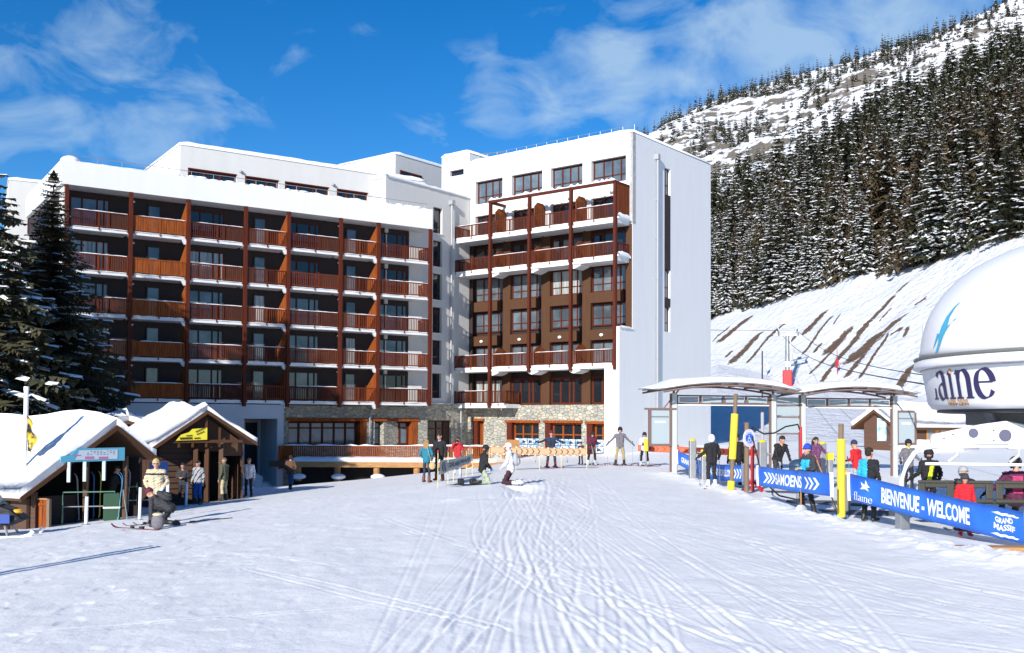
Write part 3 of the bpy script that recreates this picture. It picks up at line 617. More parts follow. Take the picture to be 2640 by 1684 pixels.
def balcony(parent,x0,x1,zt,dep,rail=True,slat=True,railmat=WOODRAIL,left=False,right=False,snowy=True,seed=0,th=.19,y0=0,open_l=0,snowh=.045):
    s=MB(); s.box(x0,x1,y0,y0+dep,zt-th,zt,CONC)
    so=s.build('balcony_slab',parent)
    if snowy:
        k=MB(); snow_strip(k,line((x0+.02,y0+.10,zt),(x1-.02,y0+.10,zt),int((x1-x0)*3)),.16,snowh,SNOW,seed,wv=Vector((0,1,0))); k.build('snow_edge',so,smooth=True)
        k=MB()
    if rail:
        r=MB(); rng=random.Random(seed+9)
        def run(a,b):
            a=Vector(a);b=Vector(b); L=(b-a).length; d=(b-a)/L; n=Vector((-d.y,d.x,0)); T=Matrix(((d.x,n.x,0,a.x),(d.y,n.y,0,a.y),(0,0,1,0),(0,0,0,1)))
            r.box(0,L,-.04,.04,zt+.98,zt+1.05,railmat,T); r.box(0,L,-.03,.03,zt+.10,zt+.17,railmat,T)
            q=.135 if slat else .155; w=.050 if slat else .143; c=int(L/q)
            for i in range(c): x=(i+.5)*L/c; r.box(x-w/2,x+w/2,-.015,.015,zt+.17,zt+.98,railmat,T)
            for x in (.06,L*.5,L-.06): r.box(x-.04,x+.04,-.045,-.018,zt-.12,zt+1.0,railmat,T)
        run((x0,y0-.02,0),(x1,y0-.02,0))
        if left: run((x0+.05,y0+.05,0),(x0+.05,y0+dep-.05,0))
        if right: run((x1-.05,y0+.05,0),(x1-.05,y0+dep-.05,0))
        ro=r.build('railing',so)
        if rng.random()<.75:
            k=MB(); snow_strip(k,line((x0+rng.uniform(.1,.6),y0-.02,zt+1.05),(x1-.1,y0-.02,zt+1.05),int((x1-x0)*3)),.06,.045,SNOW,seed+5,wv=Vector((0,1,0))); k.build('snow_cap',ro,smooth=True)
    return so
OL=(-6.3077,77.0); aL=atan2(.5591929,.82903757)
hotelA=thing('apartment_building','long white apartment building with five rows of red-brown wooden balconies','building',(OL[0],OL[1],0),aL)
PX=[-25.58,-21.76,-18.11,-14.25,-11.19,-7.26,-4.26,.08]; FL=[14.16,11.46,8.79,6.14,3.50]
w=MB()
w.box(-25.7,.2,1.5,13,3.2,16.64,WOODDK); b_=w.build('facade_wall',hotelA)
w=MB(); w.box(-25.75,-25.55,.12,1.5,3.2,16.64,CREAM); w.build('end_wall',hotelA)
w=MB(); w.box(-.95,.22,1.44,1.502,3.2,16.64,CREAM); w.box(-.02,.22,1.5,13.02,3.2,16.64,CREAM); w.build('end_wall',hotelA)
w=MB(); w.box(-25.95,.2,-.12,1.7,16.66,18.16,WHITE); w.box(-25.95,-25.75,1.7,13,16.66,18.16,WHITE); w.box(-.1,.2,1.7,4,16.66,18.1,WHITE); w.build('parapet',hotelA)
w=MB(); w.box(-25.7,.1,1.7,13,16.7,17.6,SNOW)
snow_strip(w,line((-25.8,.75,18.16),(-.2,.75,18.16),90),.80,.07,SNOW,3,amp=.35,wv=Vector((0,1,0)))
rng=random.Random(4)
for i in range(70):
    x=rng.uniform(-19,-.2); w.ell((x,rng.uniform(.0,.3),18.19),(rng.uniform(.12,.45),rng.uniform(.1,.22),rng.uniform(.05,.13)),SNOW,8,5)
w.ell((-25.3,.6,18.25),(.6,.6,.35),SNOW)
w.build('roof_snow',hotelA,smooth=True)
w=MB(); w.tube([(-25.3,.35,18.62),(.0,.35,18.62)],.022,STEEL,6)
for i in range(18): w.tube([(-25.2+i*1.47,.35,18.1),(-25.2+i*1.47,.35,18.62)],.018,STEEL,5)
w.build('roof_rail',hotelA)
for i,x in enumerate(PX):
    w=MB(); w.box(x-.105,x+.105,-.16,.10,3.1 if 0<i<7 else 3.3,16.66,WOODR); w.build('post',hotelA)
RB_=[WOODRAIL,WOODO2,WOODRAIL,WOODR2]
for fi,zt in enumerate(FL):
    for bi in range(7):
        x0,x1=PX[bi]+.13,PX[bi+1]-.13
        so=balcony(hotelA,x0,x1,zt,1.5,slat=bi!=1,railmat=RB_[(fi*3+bi*5)%4] if bi!=1 else WOODO,seed=fi*10+bi,right=(bi==6))
        so['label']='balcony slab edged with snow'
        if bi in (1,3,5):
            p=MB(); x=x1-.02; p.prism([(x,.0,zt+.05),(x,1.48,zt+.05),(x,1.48,zt+1.15),(x,.0,zt+2.25)],(.05,0,0),WOODO); p.build('partition',hotelA)
            p=MB(); p.prism([(x1-.30,.0,zt-.20),(x1+.0,0,zt-.20),(x1+.0,0,zt-.48),(x1-.08,0,zt-.48)],(0,.22,0),WHITE); p.build('bracket',hotelA)
        top=zt+2.14
        gl=GLASSC if (fi,bi) in ((1,0),(4,0),(2,3),(3,5),(1,2)) else (GLASSD if (fi,bi) in ((0,2),(0,4),(1,4),(0,6),(1,6),(4,6)) else GLASS)
        if bi%2==0:
            window_unit(hotelA,x0+.30,x1-(.85 if bi<6 else 1.05),zt+.06,top,1.5,4,glass=gl,widths=[1.3,1.6,.75,.6],frame=WOODDK if fi>1 else WOODR)
        else:
            xm=(x0+x1)/2; window_unit(hotelA,xm-.45,xm+.45,zt+.05,top,1.5,1,glass=GLASS if gl is GLASS else gl,frame=WOODDK,name='balcony_door')
        if bi%2==1:
            l=MB(); l.ell((x0+.35,1.38,zt+2.2),(.12,.10,.07),WHITEP,8,5); l.build('wall_lamp',hotelA,smooth=True)
# lower walls
w=MB(); w.box(-25.75,-14.2,.0,1.5,-3,3.24,GREYR); w.box(-11.85,-11.4,.0,3.5,-3,3.24,GREYR); w.box(-14.2,-11.85,.0,1.5,2.27,3.24,GREYR); w.box(-14.2,-11.85,3.3,3.5,-3,2.27,GREYR); w.box(-25.75,-14.2,1.5,12,-3,3.2,GREYR)
w.build('ground_wall',hotelA)
window_unit(hotelA,-14.1,-12.0,-1.6,2.1,3.3,2,frame=STEEL,glass=GLASSD,name='entrance_door')
def holed_wall(name,parent,x0,x1,z0,z1,y0,y1,holes,m):
    w=MB(); xs=[x0]
    for (a,b,c,d) in holes:
        w.box(xs[-1],a,y0,y1,z0,z1,m); w.box(a,b,y0,y1,d,z1,m)
        if c>z0: w.box(a,b,y0,y1,z0,c,m)
        xs.append(b)
    w.box(xs[-1],x1,y0,y1,z0,z1,m); return w.build(name,parent)
holed_wall('stone_wall',hotelA,-11.4,.75,-2.5,3.24,1.42,2.1,[(-10.5,-4.45,.3,2.12),(-3.74,-.15,.3,2.12)],STONE)
w=MB(); w.box(-11.4,.75,2.1,12,-2.5,3.2,GREYR); w.build('inner_wall',hotelA)
for a,b in ((-10.5,-4.45),(-3.74,-.15)):
    window_unit(hotelA,a+.05,b-.55,.32,2.1,1.95,6 if b<-4 else 4,glass=GLASS,transom=1.62,fw=.14)
    w=MB(); w.box(a-.15,b+.15,1.32,1.5,2.12,2.36,WOODO); w.box(b-.5,b+.02,1.38,1.96,.3,2.12,WOODO); w.build('timber_surround',hotelA)
w=MB(); w.tube([(-3.9,1.2,3.1),(-4.2,1.15,2.7),(-4.25,1.2,2.4),(-4.25,1.25,-.2)],.05,ZINC); w.build('drain_pipe',hotelA)
# white plastic chairs on a balcony
def chair(x,lab):
    c=thing('garden_chair',lab,'chair',(0,0,0),0,'white garden chairs on the balcony'); c.parent=None
    m=MB(); m.box(-.24,.24,-.22,.22,.42,.46,WHITEP); m.box(-.24,.24,.20,.24,.46,.86,WHITEP)
    m.build('seat',c)
    for a in (-.2,.2):
        for b in (-.18,.18):
            l=MB(); l.cyl((a,b,0),(a*.95,b*.95,.42),.022,WHITEP,n=6); l.build('leg',c)
    p=Matrix.Translation((OL[0],OL[1],0))@Matrix.Rotation(aL,4,'Z')@Vector((x,.35,8.80)); c.location=p; c.rotation_euler=(0,0,aL+.3)
chair(-18.9,'left one of the two white garden chairs on the wooden balcony'); chair(-18.35,'right one of the two white garden chairs on the wooden balcony')
# set-back top storey
def snow_cap(parent,x0,x1,y0,y1,z,h=.32,name='roof_snow',seed=1):
    n=14; mb=MB(); rng=random.Random(seed); prof=[(0,0),(.02,.6),(.10,.9),(.4,1.02),(1.2,1.06)]; vs=[]
    nx=max(8,int((x1-x0)/.6)); 
    ys=[y0-.05,y0-.06,y0+.05,y0+.3,y0+1.2,y1-1.,y1]; hs_=[0,.65,.92,1.0,1.05,1.0,.2]
    for i in range(nx+1):
        x=x0-.04+(x1-x0+.08)*i/nx; e=.55 if i in (0,nx) else 1
        for y,hh in zip(ys,hs_): vs.append(Vector((x,y,z+h*hh*e*(1+rng.uniform(-.09,.09)))if hh else (x,y,z)))
    q=len(ys); fs=[(i*q+j,(i+1)*q+j,(i+1)*q+j+1,i*q+j+1) for i in range(nx) for j in range(q-1)]+[tuple(range(q)),tuple(range(nx*q+q-1,nx*q-1,-1))]
    mb.add(vs,fs,SNOW); return mb.build(name,parent,smooth=True)
holed_wall('top_storey_wall',hotelA,-17.85,1.28,17.5,21.0,3.0,3.35,[(-17.32,-13.9,17.7,19.5),(-13.3,-10.8,17.7,19.5),(-10.33,-6.9,17.7,19.5),(-6.26,-3.7,17.7,19.5),(-2.95,.45,17.7,19.5)],CREAM)
w=MB(); w.box(-17.85,-17.5,3.35,12.9,17.5,21,WHITE); w.box(1.0,1.28,3.35,12.9,3.2,21,CREAM); w.box(-17.5,1.0,3.6,12.9,17.5,20.95,CREAM); w.build('top_storey_core',hotelA)
snow_cap(hotelA,-17.85,1.28,3,12.9,21.0)
for a,b in ((-17.32,-13.9),(-13.3,-10.8),(-10.33,-6.9),(-6.26,-3.7),(-2.95,.45)):
    window_unit(hotelA,a+.02,b-.02,17.7,19.48,3.3,3,glass=GLASSD,dep=.14,fw=.13)
    w=MB(); w.box(a,a+.12,2.97,3.05,17.7,19.5,WOODR); w.box(a,b,2.97,3.05,19.42,19.5,WOODR); w.build('shutter_rail',hotelA)
for x in (-13.6,-6.55,-1.9):
    l=MB(); l.ell((x,2.9,19.7),(.17,.11,.09),STEEL,8,5); l.build('wall_lamp',hotelA,smooth=True)
# taller block behind
hb=thing('apartment_building','set-back pale block with a single strip window showing above the long building','building',(-10.2,88,0),radians(52))
w=MB(); w.box(0,6.9,0,8,10,25.25,CREAM); wl=w.build('wall',hb)
w=MB(); w.box(-.02,.0,.02,7.98,10,25.22,WHITE); w.build('side_wall',hb)
def cap2(parent,x0,x1,y0,y1,z,h): return snow_cap(parent,x0,x1,y0,y1,z,h)
cap2(hb,-.02,6.9,0,8,25.25,.3)
window_unit(hb,.55,3.3,23.25,23.95,.02,2,glass=GLASSD,fw=.12)
w=MB(); w.box(6.5,6.7,-.3,-.05,22.4,23.6,ZINC); w.cyl((6.6,-.15,18),(6.6,-.15,22.4),.08,ZINC); w.build('drain_pipe',hb)
# the block's side wall that faces the sun continues to the left
w=MB(); w.box(-.02,.3,8,9.4,10,25.0,WHITE); w.build('rear_wall',hb)
# far left block behind the spruces
hl=thing('apartment_building','cream apartment block mostly hidden behind the spruces at the left edge','building',(-40.2,81,0),radians(28))
w=MB(); w.box(0,9,0,9,-3,21.2,CREAM); w.build('wall',hl); snow_cap(hl,0,9,0,9,21.2,.3)
for fi in range(6):
    for x in (1.4,5.0):
        z=17.0-fi*2.9; window_unit(hl,x,x+2.1,z,z+1.9,.0,3,glass=GLASS,fw=.1)
for fi in range(5):
    z=14.1-fi*2.9; balcony(hl,-.2,9,z-.3,1.2,y0=-1.2,seed=50+fi)
# ---------------------------------------------------------------- hotel, tall wing
OR=(7.25067835,73.5); aR=atan2(-.61566148,.78801075)
hotelB=thing('apartment_building','tall white apartment building with a bright front, wooden galleries and a windowless grey end wall','building',(OR[0],OR[1],0),aR)
X0,X1=-15.1,.53
AW=[(-14.55,-11.68),(-10.76,-7.70),(-6.89,-3.90),(-3.12,-.04)]
AH=[(a,b,19.98,21.86) for a,b in AW]
holed_wall('upper_front_wall',hotelB,X0,X1,19.55,23.5,1.8,2.25,AH,WHITE)
AH2=[(a,b,16.9,19.0) for a,b in AW]
holed_wall('gallery_front_wall',hotelB,X0,X1,16.72,19.55,1.8,2.25,AH2,WHITE)
w=MB(); w.box(X0,.3,2.3,14.2,-2,23.45,GREYR); w.build('core',hotelB)
# end wall with slot windows
SL=[(6.5,7.4,19.72,21.8),(6.5,7.4,11.72,13.93),(6.5,7.4,9.12,11.06)]
w=MB(); e0,e1=.31,.53
w.box(e0,e1,1.8,6.5,-2,23.5,WHITE); w.box(e0,e1,7.4,14.2,-2,23.5,WHITE)
for a,b in ((-2,9.12),(21.8,23.5)): w.box(e0,e1,6.5,7.4,a,b,WHITE)
w.box(e0,e1,2.26-.46,1.8,-2,9,WHITE)
w.box(.18,e1,0,1.8,-2,8.95,WHITE); w.build('end_wall',hotelB)
w=MB(); w.box(.40,.545,6.5,7.4,13.93,19.72,WOODDK); w.box(.40,.545,6.5,7.4,11.06,11.72,WOODDK); w.build('slot_panel',hotelB)
for (a,b,c,d) in SL:
    f=MB(); f.box(.305,.36,a,b,c,c+.07,WOODR); f.box(.305,.36,a,b,d-.07,d,WOODR); f.box(.305,.36,a,b,(c+d)/2-.3,(c+d)/2-.24,WOODR); f.box(.305,.36,a,a+.07,c,d,WOODR); f.box(.305,.36,b-.07,b,c,d,WOODR)
    fo=f.build('slot_window',hotelB); g=MB(); g.box(.302,.33,a,b,c,d,GLASS); g.build('pane',fo)
w=MB(); w.cyl((.72,6.94-1.8+1.8-.0-.0,-1),(.72,6.94,22.1),.085,ZINC); w.box(.53,.86,6.78,7.1-.0,22.1,22.5,ZINC)
for z in range(1,22,3): w.box(.53,.72,6.9,6.98,z,z+.06,ZINC)
wo_=w.build('drain_pipe',hotelB); wo_.location=(0,-1.85+.05,0)
snow_cap(hotelB,X0,X1,1.8,14.2,23.5,.30)
w=MB()
for i in range(16): w.tube([(X0+.6+i,2.1,23.6),(X0+.6+i,2.1,24.1)],.02,STEEL,5)
w.tube([(X0+.4,2.1,24.1),(.3,2.1,24.1)],.015,STEEL,5); w.build('roof_rail',hotelB)
# low shoulder on top of the forward part of the end wall
w=MB(); snow_strip(w,line((.36,.0,8.95),(.36,1.8,8.95),6),.28,.16,SNOW,2,wv=Vector((1,0,0))); w.build('snow_cap',hotelB,smooth=True)
for a,b in AW:
    window_unit(hotelB,a+.03,b-.03,20.0,21.84,2.2,4,widths=[1.2,1,1,.75],transom=20.6,fw=.11,glass=GLASS)
    window_unit(hotelB,a+.03,b-.03,16.9,18.98,2.2,3,fw=.12,glass=GLASSD)
w=MB()
# brown timber front between 3.4 and 16.7
MH=[]
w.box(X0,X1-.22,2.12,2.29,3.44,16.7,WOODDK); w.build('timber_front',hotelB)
PIL=[(-15.08,-14.75),(-11.6,-10.85),(-7.75,-6.95),(-3.9,-3.15),(-.04,.30)]
for a,b in PIL:
    w=MB(); w.box(a,b,1.82,2.12,3.44,16.66,WOODBR if a>-15 else WOODDK); w.build('pilaster',hotelB)
w=MB(); w.box(.31,.50,1.78,1.82,8.95,16.7,WOODBR); w.build('corner_board',hotelB)
WX=[(-14.75,-11.6),(-10.85,-7.75),(-6.95,-3.9),(-3.15,-.04)]
for i,(a,b) in enumerate(WX):
    for (z0,z1,gl,tr,n) in ((14.2,16.4,GLASSD,None,3),(11.88,13.85,GLASSC if i==2 else GLASS,12.5,4),(9.35,11.05,GLASS,9.95,4),(6.35,8.25,GLASS,None,3)):
        window_unit(hotelB,a+.05,b-.05,z0,z1,2.1,n,transom=tr,fw=.11,glass=gl,frame=WOODR,widths=[1.2,1,1,.7] if n==4 else None)
    for z in (11.06,8.27):
        w=MB(); w.box(a+.15,b-.25,1.50,2.0,z,z+.78,WOODBR); w.build('spandrel_box',hotelB)
    l=MB(); l.ell((a+1.2,1.45,8.62),(.18,.08,.12),WHITEP,8,5); l.build('wall_lamp',hotelB,smooth=True)
    l=MB(); l.ell((a+1.9,1.72,19.25),(.17,.1,.11),STEEL,8,5); l.build('wall_lamp',hotelB,smooth=True)
    window_unit(hotelB,a+.05,b-.05,3.46,5.6,2.1,4,fw=.16,glass=GLASSD if i else GLASSC,frame=WOODR,widths=[1.2,1.1,.5,1.1])
# galleries
PB=[-15.15,-11.42,-7.55,-3.68,.19]
for fi,zt in enumerate((16.88,14.14,6.36,3.50)):
    for i in range(4):
        if fi==3 and i>1: continue
        x0=PB[i]+(.13 if i else 0); x1=PB[i+1]-.13
        if fi==3 and i==1: x1=-9.8
        if fi==3 and i==0: pass
        end=(fi<2 and i==3)
        if end: x1=PB[i+1]+.08
        so=balcony(hotelB,x0,x1,zt,1.8,railmat=WOODRAIL,seed=100+fi*10+i,left=(i==0),right=(fi==1 and i==3) or (fi==3 and i==1),th=.30,snowh=.16 if fi<2 else .10)
        if i<3 and fi in (1,2):
            p=MB(); p.prism([(x1-.05,.1,zt-.30),(x1+.9,.1,zt-.30),(x1+.9,.1,zt-.42),(x1+.3,.1,zt-.62),(x1-.05,.1,zt-.50)],(0,1.2,0),CONC); p.build('bracket',hotelB)
    if fi<3:
        for i in range(1,4):
            x=PB[i]+.14; T=2.2 if fi==0 else 1.55
            p=MB(); p.prism([(x,.35,zt+.03),(x,1.78,zt+.03),(x,1.78,zt+T-.25),(x,1.5,zt+T),(x,.75,zt+T),(x,.35,zt+T-.35)],(.05,0,0),WOODO); po=p.build('partition',hotelB)
            k=MB()
            for j in range(6): k.box(x+.05,x+.07,.45+j*.22,.49+j*.22,zt+.05,zt+T-.4,WOODDK)
            k.build('batten',po)
p=MB(); x=.24; p.box(x-.0,x+.05,.1,1.78,17.0,19.35,WOODO); po=p.build('partition',hotelB)
k=MB()
for j in range(7): k.box(x+.05,x+.075,.25+j*.23,.30+j*.23,17.1,19.3,WOODR)
k.build('batten',po)
w=MB(); snow_strip(w,line((.30,.1,16.88),(.30,1.75,16.88),8),.18,.45,SNOW,7,wv=Vector((1,0,0)),amp=.1); snow_strip(w,line((.30,.1,14.14),(.30,1.75,14.14),8),.14,.40,SNOW,8,wv=Vector((1,0,0)),amp=.1); w.build('drifted_snow',hotelB,smooth=True)
for i,x in enumerate(PB[1:]):
    w=MB(); w.box(x-.105,x+.105,-.16,.10,3.2 if i==0 else 5.95,19.55,WOODR); w.build('post',hotelB)
w=MB(); w.box(-11.55,.30,-.16,.04,19.40,19.60,WOODR); w.box(.12,.30,.04,1.8,19.36,19.56,WOODR); w.box(-11.5,-11.3,.04,1.8,19.36,19.56,WOODR); po=w.build('top_beam',hotelB)
k=MB(); snow_strip(k,line((-11.5,-.06,19.6),(.3,-.06,19.6),60),.13,.16,SNOW,11,amp=.7,wv=Vector((0,1,0))); k.build('snow_cap',po,smooth=True)
# stone ground floor with three shop windows
holed_wall('stone_wall',hotelB,-15.1,-.30,-2,3.44,1.65,2.1,[(-14.5,-13.4,-2,2.16),(-10.98,-7.82,-2,2.05),(-7.2,-3.82,-2,2.05),(-3.32,-.7,-2,2.0)],STONE)
w=MB(); w.box(-.72,.18,.0,1.8,-2,6.06,WHITE); w.build('front_pier',hotelB)
POST=M('poster',(.62,.72,.80),.5,col2=(.16,.27,.42),nscale=5,contrast=5)
for a,b,t in ((-14.5,-13.4,2.16),(-10.98,-7.82,2.05),(-7.2,-3.82,2.05),(-3.32,-.7,2.0)):
    w=MB(); w.box(a-.12,b+.12,1.5,1.72,t,t+.2,WOODO); w.box(a,a+.5,1.6,2.1,-1.2,t,WOODR); w.build('timber_surround',hotelB)
    if b-a<1.5: window_unit(hotelB,a+.5,b,-.8,t,2.08,1,frame=WOODO,glass=WOODO,fw=.1,name='door')
    else:
        wf=window_unit(hotelB,a+.5,b,-.9,t,2.08,3,frame=WOODO,glass=GLASSD,fw=.14,transom=1.15)
        k=MB(); z0=-.15
        n=4 if b-a>2.8 else 3
        for j in range(n):
            xx=a+.62+j*(b-a-.65)/n
            for zz in (0,.5): k.box(xx,xx+(b-a-.65)/n-.06,1.93,1.95,z0+zz,z0+zz+.46,POST); k.prism([(xx+.05,1.925,z0+zz+.05),(xx+.5,1.925,z0+zz+.18),(xx+.12,1.925,z0+zz+.36)],(0,.004,0),M('poster_ink',(.02,.035,.07),.5))
        k.build('poster',wf)
w=MB(); w.box(-11.05,-7.8,1.5,1.6,-1.2,-.15,WOODO)
w=MB()
for i in range(13): w.box(-9.7+i*.13,-9.6+i*.13,-.6,-.54,-1.0,.75 if i>3 else .25+i*.13,WOODN)
w.box(-9.75,-7.9,-.54,-.5,-.5,-.4,WOODN); w.build('slatted_screen',hotelB)
# return wall on the left with tall narrow windows
LW=[(19.15,17.05),(16.5,14.4),(13.86,11.76),(11.2,9.12),(8.57,6.57),(5.93,3.93)]
w=MB(); x=X0; xa=X0-.4
w.box(xa,x,-1.62,1.75,3.5,20.55,CREAM); w.box(xa,x,-8.0,-2.70,3.5,20.55,CREAM)
zz=20.55
for t,b in LW: w.box(xa,x,-2.70,-1.62,t,zz,CREAM); zz=b
w.box(xa,x,-2.70,-1.62,3.5,zz,CREAM); w.build('return_wall',hotelB)
w=MB(); w.box(-22,xa-.0,-7.9,14.2,-2,20.5,GREYR); w.build('rear_core',hotelB)
for t,b in LW:
    f=MB(); y0,y1=-2.70,-1.62; xf=X0-.30
    f.box(xf,xf+.08,y0,y1,t-.07,t,WOODDK); f.box(xf,xf+.08,y0,y1,b,b+.07,WOODDK); f.box(xf,xf+.08,y0,y0+.08,b,t,WOODDK); f.box(xf,xf+.08,y1-.08,y1,b,t,WOODDK); f.box(xf,xf+.08,y0,y1,b+.55,b+.62,WOODDK)
    fo=f.build('window',hotelB); g=MB(); g.box(xf-.02,xf+.04,y0,y1,b,t,GLASSD); g.build('pane',fo)
    g=MB(); g.box(X0-.28,X0+.06,y0-.02,y1+.02,b-.05,b+.02,CONC); g.build('sill',fo)
w=MB(); 
snow_strip(w,line((X0-.25,-8,20.55),(X0-.25,1.7,20.55),26),.35,.28,SNOW,5,wv=Vector((1,0,0)),amp=.12); w.box(X0-7,X0-.2,-8,1.9,20.5,20.7,SNOW); w.build('roof_snow',hotelB,smooth=True)
w=MB(); y=-.72; w.cyl((X0+.22,y,3.6),(X0+.22,y,19.6),.075,ZINC); w.box(X0,X0+.42,y-.18,y+.18,19.6,19.95,ZINC); w.tube([(X0+.22,y,3.7),(X0+.3,y+.3,3.45),(X0+.25,y+1.0,3.35),(X0+.2,y+1.3,3.2),(X0+.2,y+1.3,-.3)],.07,ZINC); w.build('drain_pipe',hotelB)
w=MB(); w.box(xa,X0-.01,-8,-3.4,-2,3.5,STONE); w.box(xa,X0-.01,-.4,1.62,-2,3.5,STONE); w.box(xa,X0-.01,-3.4,-.4,2.2,3.5,STONE); w.build('return_stone_wall',hotelB)
f=MB(); xf=X0-.3
for a in (-3.4,-2.0,-1.2,-.5): f.box(xf,xf+.1,a,a+.1,-1,2.2,WOODR)
for z in (2.1,1.5): f.box(xf,xf+.09,-3.4,-.4,z,z+.1,WOODR)
f.box(xf,xf+.085,-1.2,-.4,-1,2.2,WOODDK)
fo=f.build('entrance_door',hotelB); g=MB(); g.box(xf-.02,xf+.04,-3.4,-.4,-1,2.2,GLASSD); g.build('pane',fo)
w=MB(); snow_strip(w,line((X0+.1,-7.5,3.52),(X0+.1,-.6,3.52),14),.2,.05,SNOW,9,wv=Vector((1,0,0)),amp=.3); w.build('snow_ledge',hotelB,smooth=True)
# stair tower at the back left of the roof
holed_wall('tower_wall',hotelB,-18.3,-15.22,20.6,24.42,1.82,2.2,[(-17.4,-15.85,22.70,23.2)],WHITE)
w=MB(); w.box(-18.3,-15.22,2.2,6.0,20.6,24.4,WHITE); w.build('tower_core',hotelB); snow_cap(hotelB,-18.3,-15.22,1.82,6,24.42,.35)
window_unit(hotelB,-17.4,-15.85,22.72,23.18,2.18,1,glass=GLASSD,fw=.05)
w=MB(); w.box(-15.22,-15.17,3.0,4.3,23.55,24.0,GLASSD); w.build('tower_side_window',hotelB)
w=MB(); w.tube([(-14.6,2.4,23.7),(-14.6,2.4,24.35),(-13.,4.0,24.6),(-13.,4.0,23.8)],.03,STEEL,5); w.tube([(-14.6,2.4,24.05),(-13,4,24.3)],.02,STEEL,5); w.build('roof_handrail',hotelB)
# ---------------------------------------------------------------- terrace
terr=thing('wooden_terrace','raised snow covered timber terrace on stout posts in front of the stone facade','terrace',(-9,69,-.6),0)
w=MB(); w.prism([(-6.0,0,0),(5.9,0,0),(5.9,6,0),(-1.5,3.5,0),(-6.0,2,0)],(0,0,-.12),WOODN); w.build('deck',terr)
w=MB(); w.box(-6.2,5.9,-.25,-.02,-.36,.0,WOODN); w.prism([(5.9,-.25,-.36),(11.2,-4.6,-.10),(11.2,-4.6,.13),(5.9,-.25,0)],(0.05,.2,0),WOODN); w.build('beam',terr)
w=MB(); 
N=46; vs=[];rng=random.Random(2)
for i in range(N+1):
    x=-5.7+11.7*i/N
    for y,z in ((-.12,.0),(-.15,.10),(.2,.24),(.9,.30),(1.3,.28)): vs.append(Vector((x,y,z+(rng.uniform(-.02,.03) if z else 0))))
w.add(vs,[(i*5+j,(i+1)*5+j,(i+1)*5+j+1,i*5+j+1) for i in range(N) for j in range(4)],SNOW); w.build('snow_cover',terr,smooth=True)
for x in (-5.4,-2.75,-.1,2.6):
    w=MB(); w.cyl((x,.05,-1.3),(x,.05,-.36),.22,WOODN,n=10); po=w.build('support_post',terr)
    w=MB(); w.ell((x+.15,-.45,-.98),(.5,.35,.20),SNOW,12,6); w.build('snow_mound',po,smooth=True)
def fence_run(parent,pts,z0,z1,name,m,q=.13,wd=.07):
    w=MB()
    for a,b in zip(pts[:-1],pts[1:]):
        a=Vector(a);b=Vector(b);L=(b-a).length;d=(b-a)/L;n=Vector((-d.y,d.x,0)); T=Matrix(((d.x,n.x,0,a.x),(d.y,n.y,0,a.y),(0,0,1,0),(0,0,0,1)))
        w.box(0,L,-.05,.05,z1-.07,z1,m,T); w.box(0,L,-.03,.03,z0+.06,z0+.14,m,T)
        for i in range(int(L/q)): x=(i+.5)*q; w.box(x-wd/2,x+wd/2,-.015,.015,z0+.14,z1-.07,m,T)
    o=w.build(name,parent)
    k=MB()
    for a,b in zip(pts[:-1],pts[1:]): snow_strip(k,line((a[0],a[1],z1),(b[0],b[1],z1),int((Vector(b)-Vector(a)).length*2)),.08,.07,SNOW,1,amp=.8)
    k.build('snow_cap',o,smooth=True); return o
fence_run(terr,[(-6.6,1.2,0),(7.6,1.4,0)],.2,1.05,'railing',WOODO)
w=MB(); w.box(-6.2,5.9,1.5,1.6,-2.2,-.12,M('void_dark',(.012,.011,.012),.9)); w.build('underside_shade',terr)  # black sheet added to stand for the shade under the deck
w=MB(); w.box(-6.72,-6.6,-.1,1.3,-.5,1.05,WOODO); w.box(-6.7,-6.0,1.1,1.2,.1,1.0,WOODO); w.build('end_panel',terr)
w=MB(); w.box(-7.3,-6.2,-.2,.0,-.35,.05,WOODCH); w.build('edge_board',terr)
w=MB()
for i in range(6): w.tube([(5.6+i*.42,-.9,-1.0),(6.6+i*.42,-.7,-.1)],.03,ZINC,6)
w.tube([(5.5,-.9,-1.0),(5.5,-.9,-.2),(6.2,-.9,.0)],.035,ZINC,6); w.build('stair_rail',terr)
# small pale wall and clutter by the entrance recess
# ---------------------------------------------------------------- ski village huts on the left
def V3(*a): return Vector(a)
def slab(mb,a,b,c,d,th,m):      # quad a,b,c,d (top) with thickness downwards
    mb.prism([a,b,c,d],(0,0,-th),m)
def roof_snow_patch(mb,a,b,c,d,h,seed,nu=16,nv=8,edge=.6):   # cushion of snow over quad a-b (ridge) / d-c (eave)
    rng=random.Random(seed); vs=[]; P=[rng.uniform(0,6) for _ in range(6)]
    for j in range(nv+1):
        v=j/nv
        for i in range(nu+1):
            u=i/nu; p=lerp(lerp(a,b,u),lerp(d,c,u),v); e=min(1,min(u,1-u)*nu*.5+ .0)*min(1,(1-v)*nv*.55); e=max(0,min(1,e))**.5
            q=h*(.55+.45*e)*(1+.24*sin(u*5+P[0])+.20*sin(v*6+u*9+P[1])+.10*sin(v*13+u*17)+.05*sin(u*31+P[2]))
            vs.append(p+Vector((0,0,q)))
    n=nu+1; fs=[(j*n+i,j*n+i+1,(j+1)*n+i+1,(j+1)*n+i) for j in range(nv) for i in range(nu)]
    b0=len(vs); rim=[i for i in range(n)]+[j*n+nu for j in range(1,nv+1)]+[nv*n+i for i in range(nu-1,-1,-1)]+[j*n for j in range(nv-1,0,-1)]
    for k in rim:
        j,i=divmod(k,n); p=lerp(lerp(a,b,i/nu),lerp(d,c,i/nu),j/nv); vs.append(p)
    m_=len(rim)
    for k in range(m_): fs.append((rim[k],rim[(k+1)%m_],b0+(k+1)%m_,b0+k))
    mb.add(vs,fs,SNOW)
